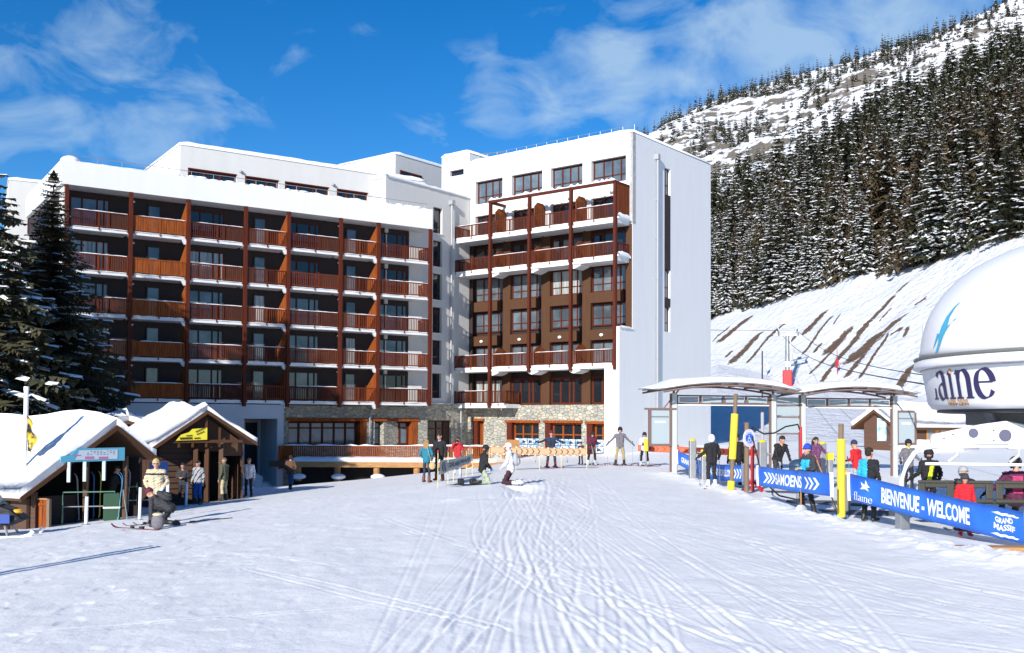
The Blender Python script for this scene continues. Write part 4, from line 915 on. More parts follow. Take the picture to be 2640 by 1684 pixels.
def gable_hut(name,label,apex,g,r,hl,hr,dl,dr,L,over,th,wallm,seed,front=True,sn=.34):
    # apex: front ridge point; g: unit vector along gable (xy), r: ridge direction away; hl,hr half widths; dl,dr drops
    t=thing(name,label,'hut',(apex[0],apex[1],gz(apex[0],apex[1])),0); o=t.location.copy()
    A=V3(*apex)-o; G=V3(g[0],g[1],0).normalized(); Rr=V3(r[0],r[1],0).normalized()
    EL=A-G*hl-V3(0,0,dl); ER=A+G*hr-V3(0,0,dr)
    w=MB(); slab(w,A,A+Rr*L,EL+Rr*L,EL,th,WOODCH); slab(w,A,ER,ER+Rr*L,A+Rr*L,th,WOODCH)
    w.prism([A+V3(0,0,.03)-Rr*.05,EL+V3(0,0,.03)-Rr*.05,EL-V3(0,0,.12)-Rr*.05,A-V3(0,0,.13)-Rr*.05],Rr*.05,WOODBR); w.prism([A+V3(0,0,.03)-Rr*.05,A-V3(0,0,.13)-Rr*.05,ER-V3(0,0,.12)-Rr*.05,ER+V3(0,0,.03)-Rr*.05],Rr*.05,WOODBR)
    ro=w.build('roof',t)
    s=MB(); roof_snow_patch(s,A,A+Rr*L,EL+Rr*L,EL,sn,seed); roof_snow_patch(s,A,A+Rr*L,ER+Rr*L,ER,sn,seed+1); s.build('roof_snow',ro,smooth=True)
    return t,A,G,Rr,EL,ER
# front hut, open dark front
t,A,G,Rr,EL,ER=gable_hut('ski_hire_hut','low hut with thick snow roof and dark open front left of the chalet',(-12.75,33.0,2.05),(.62,.78),(-.90,.43),3.1,1.45,2.15,1.05,13,.3,.08,WOODCH,3,sn=.36)
base=-1.1; W0=M('hut_interior_shade',(.012,.010,.010),.9)  # near-black: the shade inside the huts is put into the wall colour
fl=base-t.location.z
w=MB(); back=A+Rr*3.5
a=A+Rr*.6; 
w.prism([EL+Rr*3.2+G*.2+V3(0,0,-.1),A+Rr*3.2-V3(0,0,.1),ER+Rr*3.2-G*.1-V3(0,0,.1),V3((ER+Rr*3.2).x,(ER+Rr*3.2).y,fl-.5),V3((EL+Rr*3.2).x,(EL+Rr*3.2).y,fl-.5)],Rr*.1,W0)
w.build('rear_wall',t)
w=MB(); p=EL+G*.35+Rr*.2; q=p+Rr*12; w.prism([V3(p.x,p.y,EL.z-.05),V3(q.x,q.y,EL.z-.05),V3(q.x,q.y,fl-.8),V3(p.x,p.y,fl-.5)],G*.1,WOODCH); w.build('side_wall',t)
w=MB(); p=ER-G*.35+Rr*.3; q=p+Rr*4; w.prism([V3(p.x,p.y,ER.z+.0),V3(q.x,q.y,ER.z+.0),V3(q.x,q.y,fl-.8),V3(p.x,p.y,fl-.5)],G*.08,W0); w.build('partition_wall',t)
w=MB(); p=EL+G*.5-Rr*.0
for d in (0.55,2.2,3.55):
    p=EL+G*d+Rr*.15; zt=EL.z+(d*.72 if d<2.6 else (A.z-EL.z)-(d-2.6)*.78)-.25; w=MB(); w.box(p.x-.07,p.x+.07,p.y-.07,p.y+.07,fl-.4,zt,WOODCH); w.build('front_post',t)
w=MB(); p=EL+G*.3+Rr*.9; q=EL+G*2.5+Rr*.9; w.prism([V3(p.x,p.y,fl+.95),V3(q.x,q.y,fl+.95),V3(q.x,q.y,fl-.3),V3(p.x,p.y,fl-.3)],Rr*.5,WOODDK); w.build('counter',t)
# blue sign board in the opening
sg=thing('shop_sign','blue and white price board hanging in the dark hut front','sign',(-13.0,32.6,0),0)
G3=Vector((.62,.78,0)); 
def sf(u,v,off=.0): return Vector((-.75,-.95,.94))+G3*u*1.3*1.0+Vector((0,0,v))+Vector((.78,-.62,0))*off
w=MB(); w.prism([sf(-.15,0),sf(1.5,0),sf(1.5,.42),sf(.25,.42),sf(.1,.22),sf(-.15,.18)],Vector((-.78,.62,0))*.05,M('sign_cyan',(.10,.38,.52),.5)); w.build('board',sg)
w=MB(); w.add([sf(.2,.06,.01),sf(1.3,.06,.01),sf(1.3,.36,.01),sf(.3,.36,.01)],[(0,1,2,3)],M('sign_white',(.55,.60,.66),.5))
for (u0,u1,v0,v1) in ((.45,.68,.08,.16),(.8,1.05,.07,.14),(.15,.35,.18,.22)): w.add([sf(u0,v0,.014),sf(u1,v0,.014),sf(u1,v1,.014),sf(u0,v1,.014)],[(0,1,2,3)],M('sign_pink',(.55,.15,.35),.5))
for r_ in range(3):
    for k in range(9):
        if (k*7+r_*3)%5==0: continue
        u=.5+k*.085; v=.31-.05*r_; w.add([sf(u,v,.014),sf(u+.05,v,.014),sf(u+.05,v+.018,.014),sf(u,v+.018,.014)],[(0,1,2,3)],M('sign_ink',(.08,.09,.16),.5))
w.build('print',sg)
for u in (.05,.45,.95): 
    w=MB(); p=sf(u,0); w.box(p.x-.05,p.x+.05,p.y-.03,p.y+.03,p.z-.62,p.z,M('pale_bracket',(.42,.50,.50),.6)); w.build('hanger',sg)
# chalet hut with yellow sign
t,A,G,Rr,EL,ER=gable_hut('ticket_chalet','small log chalet with a snow covered gable and a yellow sign','' and 0 or (-12.5,42.0,2.62),(.85,.53),(-.53,.85),2.25,2.1,1.55,1.35,7.5,.3,.08,WOODCH,9,sn=.36)
base=-1.35; fl=base-t.location.z
w=MB()
def gp(u,z,d): p=A+G*u+Rr*d; return V3(p.x,p.y,z)
ez=A.z
w.prism([gp(-1.75,ez-1.40,.9),gp(0,ez-.1,.9),gp(1.75,ez-1.36,.9),gp(1.75,ez-1.7,.9),gp(-1.75,ez-1.7,.9)],Rr*.08,WOODCH)
w.prism([gp(-1.75,ez-1.7,.9),gp(-.35,ez-1.7,.9),gp(-.35,fl-.3,.9),gp(-1.75,fl-.3,.9)],Rr*.08,WOODCH)
w.prism([gp(.95,ez-1.7,.9),gp(1.75,ez-1.7,.9),gp(1.75,ez-1.9,.9),gp(.95,ez-1.9,.9)],Rr*.08,WOODCH)
w.prism([gp(1.7,ez-1.3,.9),gp(1.7,ez-1.3,6),gp(1.7,fl-.3,6),gp(1.7,fl-.3,2.4),gp(1.7,fl-.3,.9)],G*.08,WOODCH); w.prism([gp(-1.75,ez-1.3,.9),gp(-1.75,ez-1.3,6),gp(-1.75,fl-.3,6),gp(-1.75,fl-.3,.9)],G*.08,WOODCH)
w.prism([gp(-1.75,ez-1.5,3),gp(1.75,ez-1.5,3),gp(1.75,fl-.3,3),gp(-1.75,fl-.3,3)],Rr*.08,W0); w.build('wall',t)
w=MB()
for z in range(9): 
    zz=ez-1.75-z*.24
    if zz>fl: w.prism([gp(-1.78,zz,.86),gp(-.35,zz,.86),gp(-.35,zz-.03,.86),gp(-1.78,zz-.03,.86)],Rr*.03,WOODDK)
w.build('log_joint',t)
for u in (-.3,.15,.75):
    w=MB(); p=gp(u,0,.55); w.box(p.x-.09,p.x+.09,p.y-.09,p.y+.09,fl-.3,ez-1.3,WOODCH if u>.5 else WOODBR); w.build('timber_post',t)
w=MB()
for k,u in enumerate((-1.1,-.55,0,.55,1.1)): w.prism([gp(u-.04,ez-.30-abs(u)*.72,.12),gp(u+.04,ez-.30-abs(u)*.72,.12),gp(u+.04,ez-1.5,.12),gp(u-.04,ez-1.5,.12)],Rr*.08,WOODBR)
w.prism([gp(-1.5,ez-1.2,.1),gp(1.5,ez-1.2,.1),gp(1.5,ez-1.32,.1),gp(-1.5,ez-1.32,.1)],Rr*.1,WOODBR); w.build('gable_truss',t)
ys=thing('shop_sign','yellow sign with black lettering under the chalet gable','sign',tuple(t.location),0)
def yf(u,v,off=0): p=gp(-1.15+u,0,.02-off); return V3(p.x,p.y,ez-1.22+v)
w=MB(); w.prism([yf(-.1,0),yf(1.15,.03),yf(1.15,.52),yf(.55,.47),yf(.42,.34),yf(.1,.24)],Rr*.03,M('sign_yellow',(.70,.60,.03),.5)); w.build('board',ys)
w=MB()
INK=M('sign_black',(.03,.025,.01),.6); rng=random.Random(8)
for (u0,v0,n,sl,hh) in ((.68,.33,6,.16,.06),(.72,.23,5,.14,.05),(.05,.04,8,.01,.09),(.3,.17,4,.02,.05),(.62,.06,4,.02,.06)):
    for k in range(n):
        u=u0+k*.062; v=v0+k*.062*sl*3
        if u+.05>1.12: break
        w.add([yf(u,v,.03),yf(u+.048,v+.006,.03),yf(u+.048,v+hh+.006,.03),yf(u,v+hh,.03)],[(0,1,2,3)],INK)
w.build('lettering',ys)
# snow loaded roofs behind
def mound_roof(label,apex,g,r,hl,hr,dl,dr,L,seed):
    t,A,G,Rr,EL,ER=gable_hut('mountain_hut',label,apex,g,r,hl,hr,dl,dr,L,.2,.12,WOODCH,seed,sn=.5)
    fl=gz(apex[0],apex[1])-t.location.z
    w=MB(); p=[A+Rr*.5-V3(0,0,.15),EL+Rr*.5+G*.3,ER+Rr*.5-G*.3]; w.prism([p[0],p[1],V3(p[1].x,p[1].y,fl-1),V3(p[2].x,p[2].y,fl-1),p[2]],Rr*(L-1),WOODCH); w.build('wall',t)
mound_roof('snow buried hut roof behind the open hut, nearest the spruces',(-20.6,50,2.35),(.8,.6),(-.5,.86),2.4,1.8,1.6,1.3,5,21)
mound_roof('snow buried hut roof between the two front gables',(-17.6,47,2.15),(.9,.43),(-.5,.86),4.6,2.8,1.25,.9,6,25)
# wooden screen by the flag
def wood_screen():
    t=thing('slatted_fence','orange wooden slatted fence panel by the left picture edge','fence',(-14.95,31.3,-1.05),radians(-15))
    w=MB()
    for i in range(12): w.box(-1.05+i*.165,-.90+i*.165,-.02,.02,-.1,.88,WOODO)
    w.build('boards',t)
    w=MB(); w.box(-1.1,.95,-.05,-.02,.70,.78,WOODO); w.box(-1.1,.95,-.06,.06,.88,.92,WOODN); w.box(.93,1.03,-.06,.04,-.2,.90,TIMB); w.build('frame',t)
wood_screen()
# feather flag on a padded pole with a mustard box
fp=thing('flag_pole','white pole with a furled yellow flag and a mustard box','flag pole',(-15.0,31.5,-1.05),0)
w=MB(); w.cyl((0,0,-.3),(.03,0,4.25),.045,WHITEP,.07,12); w.cyl((.03,0,4.2),(.03,0,4.32),.08,WHITEP,n=10); w.build('pole',fp)
w=MB()
N=22; vs=[]
for i in range(N+1):
    f=i/N; z=3.45-1.1*f; wd=.04+.22*sin(min(1,f*1.15)*pi*.62)*(1 if f<.93 else .5)*(1+.25*sin(f*13)); vs+= [Vector((.08,.05*sin(f*9),z)),Vector((.08+wd*.5,-.10*sin(f*8+1),z-.02)),Vector((.08+wd,.06*sin(f*12),z-.06))]
FLG=M('flag_yellow',(.72,.50,.02),.6,col2=(.03,.025,.02),nscale=4.5,stretch=(1,1,.8),contrast=8)
w.add(vs,[(3*i+j,3*i+j+1,3*i+j+4,3*i+j+3) for i in range(N) for j in (0,1)],FLG); w.build('flag',fp,smooth=True)
w=MB(); w.box(-.24,.16,-.22,-.06,.62,1.42,M('mustard_box',(.42,.34,.05),.6)); w.build('box',fp); w=MB(); w.box(-.35,-.25,-.2,-.08,.60,1.2,YELP); w.build('yellow_pad',fp)
# snowmobile
sm=thing('snowmobile','dark snowmobile with a yellow headlamp cowl at the left picture edge','snowmobile',(-13.95,27.4,gz(-13.9,27.4)),radians(8))
PLB=M('black_plastic',(.008,.008,.011),.6)
w=MB(); w.prism([(-1.3,-.38,.35),(-.3,-.4,.30),(.55,-.36,.32),(.95,-.30,.5),(.6,-.3,.78),(.2,-.3,.92),(-.1,-.28,.75),(-1.3,-.28,.72),(-1.45,-.3,.6)],(0,.7,0),PLB); w.build('body',sm,bevel=.08)
w=MB(); w.prism([(-1.3,-.22,.72),(-.15,-.22,.74),(-.3,-.2,.92),(-1.2,-.2,.95)],(0,.5,0),BLACK); w.build('seat',sm,bevel=.05)
w=MB(); w.prism([(.2,-.2,.9),(.0,-.2,1.25),(.08,-.2,1.27),(.35,-.2,.9)],(0,.45,0),GLASSD); w.build('windscreen',sm)
w=MB(); w.ell((.72,-.05,.70),(.15,.17,.07),M('cowl_yellow',(.85,.42,.02),.4),12,6); w.build('headlamp_cowl',sm,smooth=True)
w=MB(); w.box(-1.4,.2,-.2,.2,.0,.32,BLACK); w.build('track',sm,bevel=.1)
w=MB(); w.tube([(.05,-.42,1.02),(.1,0,1.05),(.05,.42,1.02)],.02,BLACK); w.build('handlebar',sm)
for y in (-.42,.42):
    w=MB(); w.tube([(.0,y,.03),(.9,y,.03),(1.15,y,.10),(1.25,y,.22)],.06,WHITEP); so=w.build('ski',sm); 
    w=MB(); w.tube([(.45,y*.6,.45),(.6,y,.08)],.035,STEEL); w.build('strut',sm)
w=MB(); w.box(.35,.65,-.45,-.38,.42,.66,M('cover_blue',(.02,.06,.28),.4)); w.build('side_panel',sm)
# white marker posts, skis, crates and rails round the open hut
def marker(label,x,y,h,r=.05,grp=None):
    t=thing('marker_post',label,'post',(x,y,gz(x,y)),0,grp); w=MB(); w.cyl((0,0,-.1),(0.02,0,h),r,WHITEP,n=12); w.build('post',t); w=MB(); w.cyl((0,0,-.02),(0,0,.03),r*2.4,STEEL,n=12); w.build('base',t)
marker('white post with a round foot beside the counter of the open hut',-12.7,30.6,.84)
marker('white post in front of the chalet, left of the man in blue trousers',-12.45,39.2,.93)
def ski_obj(name,label,m,L=1.62,wd=.075,bind=True,grp=None,m2=None):
    o=thing(name,label,'ski',(0,0,0),0,grp); w=MB(); prof=[(-L*.45,.03),(-L*.40,.004),(0,.012),(L*.40,.004),(L*.47,.02),(L*.52,.06),(L*.55,.10)]
    vs=[]
    for x,z in prof:
        ww=wd/2*(1.15 if abs(x)>L*.35 else .85)*(1 if x<L*.5 else .6)
        for y,dz in ((-ww,0),(ww,0),(ww,.012),(-ww,.012)): vs.append(Vector((x,y,z+dz)))
    fs=[(4*k+j,4*k+(j+1)%4,4*k+4+(j+1)%4,4*k+4+j) for k in range(len(prof)-1) for j in range(4)]+[(3,2,1,0),(24,25,26,27)]
    w.add(vs,fs,m); w.build('blade',o)
    if bind:
        w=MB(); w.box(.12,.2,-.035,.035,.02,.07,BLACK); w.box(-.22,-.10,-.035,.035,.02,.08,BLACK); w.build('binding',o)
    return o
SK1=M('ski_paint_white',(.62,.66,.68),.3,col2=(.1,.3,.55),nscale=3,contrast=6); SK2=M('ski_paint_dark',(.02,.02,.025),.3,col2=(.25,.03,.03),nscale=4,contrast=6)
for k,(lab,x0,y0,lean) in enumerate((('left ski of the crossed pair leaning in front of the open hut',-12.05,31.6,.10),('right ski of the crossed pair leaning in front of the open hut',-11.95,31.65,-.16))):
    s=ski_obj('ski',lab,M('ski_green',(.30,.55,.50),.35,col2=(.05,.25,.55),nscale=2.5,contrast=6),L=1.45,bind=False); s.matrix_world=Matrix.Translation((x0,y0,gz(x0,y0)+.68))@Matrix.Rotation(lean,4,'Y')@Matrix.Rotation(-pi/2,4,'Y')@Matrix.Rotation(.4,4,'X')
for k,(x0,y0,cx_,lab) in enumerate(((-13.9,32.9,(.5,.5,.52),'pale ski in the rack at the far left inside the open hut'),(-13.72,33.0,(.35,.04,.04),'red ski in the rack inside the open hut'),(-13.5,33.15,(.05,.15,.35),'blue ski in the rack inside the open hut'),(-13.35,33.3,(.55,.5,.1),'yellowish ski in the rack inside the open hut'),(-12.72,34.1,(.5,.5,.55),'white ski standing by the right wall inside the open hut'))):
    s=ski_obj('ski',lab,M('hire_ski_%d'%k,cx_,.4),L=1.5,bind=False); s.matrix_world=Matrix.Translation((x0,y0,gz(x0,y0)+.75))@Matrix.Rotation(.03*k-.06,4,'Y')@Matrix.Rotation(-pi/2,4,'Y')
def crate():
    t=thing('plastic_crate','green plastic bin next to the crossed skis','crate',(-12.55,32.2,gz(-12.5,32.2)),.3); GR=M('crate_green',(.015,.06,.03),.7)
    w=MB(); w.box(-.24,.24,-.2,.2,0,.38,GR); w.build('lower_tray',t,bevel=.02); w=MB(); w.box(-.24,.24,-.2,.2,.44,.85,GR); w.build('upper_tray',t,bevel=.02); w=MB(); w.box(-.25,.25,-.21,.21,.38,.44,STEELL); w.build('rim',t)
crate()
def queue_rail(label,x,y,rz,L):
    t=thing('guard_rail',label,'railing',(x,y,gz(x,y)),rz); w=MB(); w.tube([(-L/2,0,0),(-L/2,0,.95),(L/2,0,.95),(L/2,0,0)],.025,M('green_rail',(.10,.22,.14),.5)); w.build('frame',t); w=MB(); w.tube([(-L/2,0,.5),(L/2,0,.5)],.02,STEEL); w.build('crossbar',t)
queue_rail('green guard rail in front of the open hut beside the blue panel',-12.2,34.2,.5,1.3)
queue_rail('steel guard rail left of the green bin',-13.2,32.0,.3,1.5)
bp=thing('display_panel','tall blue display panel at the corner between hut and chalet','panel',(-12.2,35.4,gz(-12.2,35.4)),.5); w=MB(); w.box(-.3,.3,-.04,.04,.05,1.75,M('panel_blue',(.02,.10,.35),.5)); w.build('board',bp); w=MB(); w.box(-.2,-.1,-.05,.3,0,.06,STEEL); w.box(.1,.2,-.05,.3,0,.06,STEEL); w.build('feet',bp)

# ---------------------------------------------------------------- nets and banners
def banner(name,label,P0,P1,zt,zb,m,sag=0,wave=.03,cat='banner',thick=.012,sleeves=True,sagc=.5,edges=None):
    P0=Vector((P0[0],P0[1],0));P1=Vector((P1[0],P1[1],0)); d=(P1-P0); L=d.length; d=d/L; nrm=Vector((d.y,-d.x,0))
    t=thing(name,label,cat,(P0.x,P0.y,0),0)
    def fn(s,v,off=0):   # s 0..1 along, v 0..1 up
        g=sag*sin(pi*min(1,max(0,s**(1 if sagc==.5 else .6))))
        z=(zb[0]+(zb[1]-zb[0])*s-g)*(1-v)+(zt[0]+(zt[1]-zt[0])*s-g)*v
        p=d*(L*s)+nrm*(wave*sin(s*17+v*1.5)+off); return Vector((p.x,p.y,z))
    w=MB(); N=40; vs=[]
    for off in (0,-thick):
        for i in range(N+1):
            for j in range(5): vs.append(fn(i/N,j/4,off))
    q=5; K=(N+1)*q; fs=[(i*q+j,(i+1)*q+j,(i+1)*q+j+1,i*q+j+1) for i in range(N) for j in range(4)]
    fs+=[(K+i*q+j,K+i*q+j+1,K+(i+1)*q+j+1,K+(i+1)*q+j) for i in range(N) for j in range(4)]
    fs+=[(i*q+jj,(K+i*q+jj),(K+(i+1)*q+jj),((i+1)*q+jj)) for i in range(N) for jj in (0,4)]
    w.add(vs,fs,m); w.build('cloth',t,smooth=True)
    if sleeves:
        for s in (0,1):
            w=MB(); a=fn(s,-.02); b=fn(s,1.03); w.cyl(a,b,.045,WTXT,n=10); w.build('end_sleeve',t)
    return t,fn,L
def chev(w,fn,s,v0,v1,ds,th,m,flip=1,off=.012):
    vm=(v0+v1)/2; a=ds*flip; t=th*flip
    P=[(s,v0),(s+t,v0),(s+a+t,vm),(s+t,v1),(s,v1),(s+a,vm)]
    w.add([fn(x,y,off) for x,y in P],[(0,1,2,5),(5,2,3,4)],m)
# welcome banner
t,fn,L=banner('advertising_banner','blue BIENVENUE - WELCOME banner in front of the chairlift','' or (8.12,24.6),(9.27,18.45),(1.08,.70),(.445,.13),BLUEB,sag=.02,wave=.02)
w=MB(); put_text(w,'BIENVENUE - WELCOME',lambda u,v:fn(u,v,.014),.225,.745,.20,.78,WTXT); w.build('lettering',t)
w=MB(); serif_word(w,'flaine',lambda u,v:fn(u/L,v,.014),.25,.08,.36,WTXT,nw=.05)
poly_on(w,[(.085,.52),(.10,.62),(.088,.80),(.115,.70),(.12,.90),(.135,.72),(.15,.66),(.13,.62),(.145,.50),(.12,.56)],lambda u,v:fn(u,v,.014),WTXT); w.build('emblem_lettering',t)
w=MB(); put_text(w,'GRAND',lambda u,v:fn(u,v+.03*sin(u*90),.014),.865,.94,.52,.70,WTXT); put_text(w,'MASSIF',lambda u,v:fn(u,v+.03*sin(u*90),.014),.86,.95,.28,.48,WTXT)
for vv in (.80,.12):
    nib(w,[(.865+.085*k/12,vv+.035*sin(k*1.6)) for k in range(13)],lambda u,v:fn(u,v,.014),WTXT,nw=.03,na=80,mn=.02)
w.build('logo',t)
# direction banners
t,fn,L=banner('advertising_banner','blue SAMOENS banner with white arrows','' or (7.11,29.5),(7.49,24.0),(1.02,1.12),(.47,.57),BLUEB,sag=.02,wave=.025)
w=MB(); put_text(w,'SAMOENS',lambda u,v:fn(u,v,.014),.27,.64,.20,.76,WTXT); w.build('lettering',t)
w=MB()
for s0 in (.10,.15,.20): chev(w,fn,s0,.2,.74,.045,.028,WTXT)
w.build('arrows',t); w=MB()
for s0 in (.68,.74,.80): chev(w,fn,s0,.2,.74,.045,.028,WTXT)
w.build('arrows',t)
t,fn,L=banner('advertising_banner','blue LES CARROZ-MORILLON banner sagging from the shelter post','' or (6.70,41.3),(7.69,34.1),(1.117,.853),(.57,.28),BLUEB,sag=.20,wave=.02)
w=MB(); put_text(w,'LES CARROZ-MORILLON',lambda u,v:fn(u,v,.014),.46,.86,.28,.72,WTXT); w.build('lettering',t)
w=MB()
for s0 in (.885,.92,.955): chev(w,fn,s0,.2,.76,.022,.016,WTXT)
put_text(w,'GRAND MASSIF',lambda u,v:fn(u,v,.014),.08,.36,.3,.68,WTXT); w.build('arrows',t)
# net with arrows in front of the shop windows
t,fn,L=banner('safety_net','long beige net band with black arrows in front of the shop windows','' or (-1.0,48.3),(3.42,47.2),(1.05,1.02),(.70,.68),NETB,sag=.03,wave=.03,cat='net',sleeves=False)
w=MB()
for i in range(14):
    if i==7: continue
    chev(w,fn,.14+i*.060,.2,.8,.018,.010,BLK)
w.build('arrows',t)
w=MB()
for v in (0,1):
    for i in range(30): 
        a,b=i/30,(i+.55)/30; w.add([fn(a,v-.03,.004),fn(b,v-.03,.004),fn(b,v+.04,.004),fn(a,v+.04,.004)],[(0,1,2,3)],M('net_red',(.55,.08,.04),.7) if i%2 else WTXT)
w.build('edge_tape',t)
t,fn,L=banner('safety_net','orange net band with dark arrows behind the lift gates','' or (6.2,50.2),(11.4,46.5),(1.12,1.0),(.80,.70),ORN,sag=.02,wave=.03,cat='net',sleeves=False)
w=MB()
for i in range(16): chev(w,fn,.03+i*.060,.2,.8,.018,.009,M('net_dark',(.10,.03,.05),.7))
w.build('arrows',t)
t,fn,L=banner('safety_net','pale grey net banner on yellow poles beside the couple','' or (-2.5,35.2),(-1.72,45.5),(.90,.80),(.42,.47),NETG,sag=.05,wave=.05,cat='net',sleeves=False)
w=MB()
for i in range(3): chev(w,fn,.06+i*.05,.12,.88,-.022,.016,BLK)
put_text(w,'GRAND MASSIF',lambda u,v:fn(u,v,.012),.24,.9,.3,.72,M('faded_ink',(.10,.11,.12),.8)); w.build('faded_print',t)
def slim_pole(label,x,y,h,tip=True,grp=None,lean=0,r=.012):
    t=thing('slalom_pole',label,'pole',(x,y,gz(x,y)),0,grp); w=MB(); w.cyl((0,0,-.2),(lean,0,h),r,M('pole_yellow',(.70,.62,.25),.5),n=8); w.build('shaft',t)
    if tip: w=MB(); w.cyl((lean*.93,0,h*.93),(lean,0,h),.030,REDP,n=8); w.build('red_tip',t)
g_='yellow poles holding the pale net'
for (x,y,h) in ((-2.52,35.0,1.28),(-2.31,37.2,1.22),(-2.21,38.9,1.2),(-2.05,41.8,1.2),(-1.93,43.6,1.2),(-1.74,45.4,1.25)): slim_pole('slim yellow pole with a red tip holding the pale grey net beside the couple',x,y,h,grp=g_)
for i,(x,y,h) in enumerate(((-1.05,48.4,1.15),(.2,48.0,1.15),(1.3,47.8,1.1),(2.3,47.5,1.1),(3.46,47.2,1.15))): slim_pole('slim yellow pole holding the beige arrow net in front of the shop windows',x,y,h,tip=False,grp='yellow poles of the beige arrow net')
slim_pole('pair of thin marker poles on the snowy terrace edge',-6.9,66.5,1.3,tip=False)

# ---------------------------------------------------------------- shelter with curved roofs over the lift entrance
S0=Vector((6.57,41.5,0)); S1=Vector((16.45,44.0,0)); sdir=(S1-S0); SL_=sdir.length; aS=atan2(sdir.y,sdir.x)
sh=thing('lift_entrance_shelter','steel lift entrance shelter with two arched snow covered roofs','shelter',(S0.x,S0.y,0),aS)
def sx(px,py=0):     # station along the line for a bearing
    t=(px-1320)/2635.; c,s=sdir.x/SL_,sdir.y/SL_; return (t*S0.y-S0.x)/(c-t*s)
XP=[0,sx(1993),sx(2069),SL_]
for x in XP:
    w=MB(); w.box(x-.10,x+.10,-.1,.1,-.3,3.42,STEELL); w.box(x-.155,x-.10,-.06,.06,-.3,3.40,STEELB); w.box(x+.10,x+.135,-.06,.06,-.3,3.40,STEELB); w.cyl((x,0,3.42),(x,0,3.75),.05,STEELB); w.build('post',sh)
def panel_row(x0,x1,z0,z1,n):
    w=MB(); w.box(x0,x1,-.05,.05,z1-.06,z1,STEELB); w.box(x0,x1,-.05,.05,z0,z0+.06,STEELB)
    for i in range(n+1): x=x0+(x1-x0)*i/n; w.box(x-.04,x+.04,-.045,.045,z0,z1,STEELB)
    w.box(x0,x1,-.06,.06,z0-.05,z0-.01,WHITEP)
    o=w.build('beam_frame',sh)
    for i in range(n):
        w=MB(); a=x0+(x1-x0)*i/n+.1; b=x0+(x1-x0)*(i+1)/n-.1; w.box(a,b,-.02,.02,z0+.08,z1-.08,FROST); w.build('infill_panel',o)
panel_row(.15,XP[1]-.2,2.98,3.36,4); panel_row(XP[2]+.15,SL_-.15,2.92,3.30,4)
w=MB(); 
for z in (1.75,2.45,2.95): w.box(XP[1]+.1,XP[2]-.1,-.05,.05,z,z+.06,STEELB)
w.build('cross_bars',sh)
for z0,z1 in ((1.85,2.42),(2.55,2.92),(3.05,3.3)):
    w=MB(); w.box(XP[1]+.14,XP[2]-.14,-.015,.015,z0,z1,FROST); w.build('glass_screen',sh)
def arch(x0,x1,ze,za,y0=-1.0,y1=1.3):
    N=24; pts=[(x0+(x1-x0)*i/N, ze+(za-ze)*(1-(2*i/N-1)**2)) for i in range(N+1)]
    w=MB(); vs=[]
    for x,z in pts: vs+= [Vector((x,y0,z)),Vector((x,y1,z)),Vector((x,y1,z+.05)),Vector((x,y0,z+.05))]
    w.add(vs,[(4*k+j,4*k+(j+1)%4,4*k+4+(j+1)%4,4*k+4+j) for k in range(N) for j in range(4)]+[(3,2,1,0),(4*N,4*N+1,4*N+2,4*N+3)],M('roof_sheet',(.35,.33,.32),.5,.2)); ro=w.build('arched_roof',sh)
    for yy in (y0+.03,y1-.03):
        w=MB(); w.tube([(x,yy,z-.09) for x,z in pts],.045,STEELB,6); w.build('roof_rib',ro)
    w=MB()
    for k in range(1,N,3): x,z=pts[k]; w.box(x-.03,x+.03,y0,y1,z-.05,z,BLACK); 
    w.build('purlins',ro)
    rng=random.Random(int(x0*10)+3); vs=[]; q=9
    for i,(x,z) in enumerate(pts):
        e=min(1,.35+min(i,N-i)*.22)
        for j in range(q):
            f=j/(q-1); y=y0-.10+(y1-y0+.2)*f; r=sin(pi*f)**.35 if 0<f<1 else 0
            vs.append(Vector((x+(-.18 if i==0 else .18 if i==N else 0),y,z+.05+.27*e*r*(1+rng.uniform(-.08,.08)))))
    w=MB(); w.add(vs,[(i*q+j,(i+1)*q+j,(i+1)*q+j+1,i*q+j+1) for i in range(N) for j in range(q-1)]+[tuple(range(q)),tuple(range(N*q+q-1,N*q-1,-1))]+[(i*q,i*q+q-1,(i+1)*q+q-1,(i+1)*q) for i in range(N)],SNOW); w.build('roof_snow',ro,smooth=True)
arch(-.85,sx(2026),3.54,3.82); arch(sx(2042),SL_+.45,3.46,3.72)
def info_panel(label,X,Y,rz,z0,z1,wd,arm):
    t=thing('information_panel',label,'panel',(X,Y,0),rz); w=MB()
    w.box(-wd/2-.09,-wd/2,-.06,.06,z0,z1,STEELB); w.box(wd/2,wd/2+.09,-.06,.06,z0,z1,STEELB); w.box(-wd/2,wd/2,-.05,.05,z0,z0+.1,STEELB); w.box(-wd/2-.25,wd/2+.3*(arm>0),-.06,.06,z1,z1+.08,STEELB)
    w.tube([(arm*(wd/2-.25),0,z1+.05),(arm*(wd/2+.45),0,z1+.85)],.03,STEELB); w.box(arm*wd/2 if arm>0 else -wd/2-.42,arm*wd/2+.42 if arm>0 else -wd/2,-.03,.03,z0-.02,z0+.05,STEELB); w.build('frame',t)
    w=MB(); w.box(-wd/2,wd/2,-.02,.02,z0+.1,z1,FROST); po=w.build('glass_sheet',t)
    w=MB(); w.box(-wd*.28,wd*.28,-.03,-.022,z1-.52,z1-.45,WTXT); w.box(-wd/2+.03,wd/2-.03,-.03,-.022,z1-.30,z1-.25,STEEL); w.build('label_strip',po)
info_panel('framed grey information panel hanging left of the shelter in front of the hotel wall',5.98,41.3,aS,1.27,2.74,.80,1)
info_panel('framed grey information panel right of the shelter in front of the brown hut',17.0,44.1,aS,1.30,2.72,.80,-1)
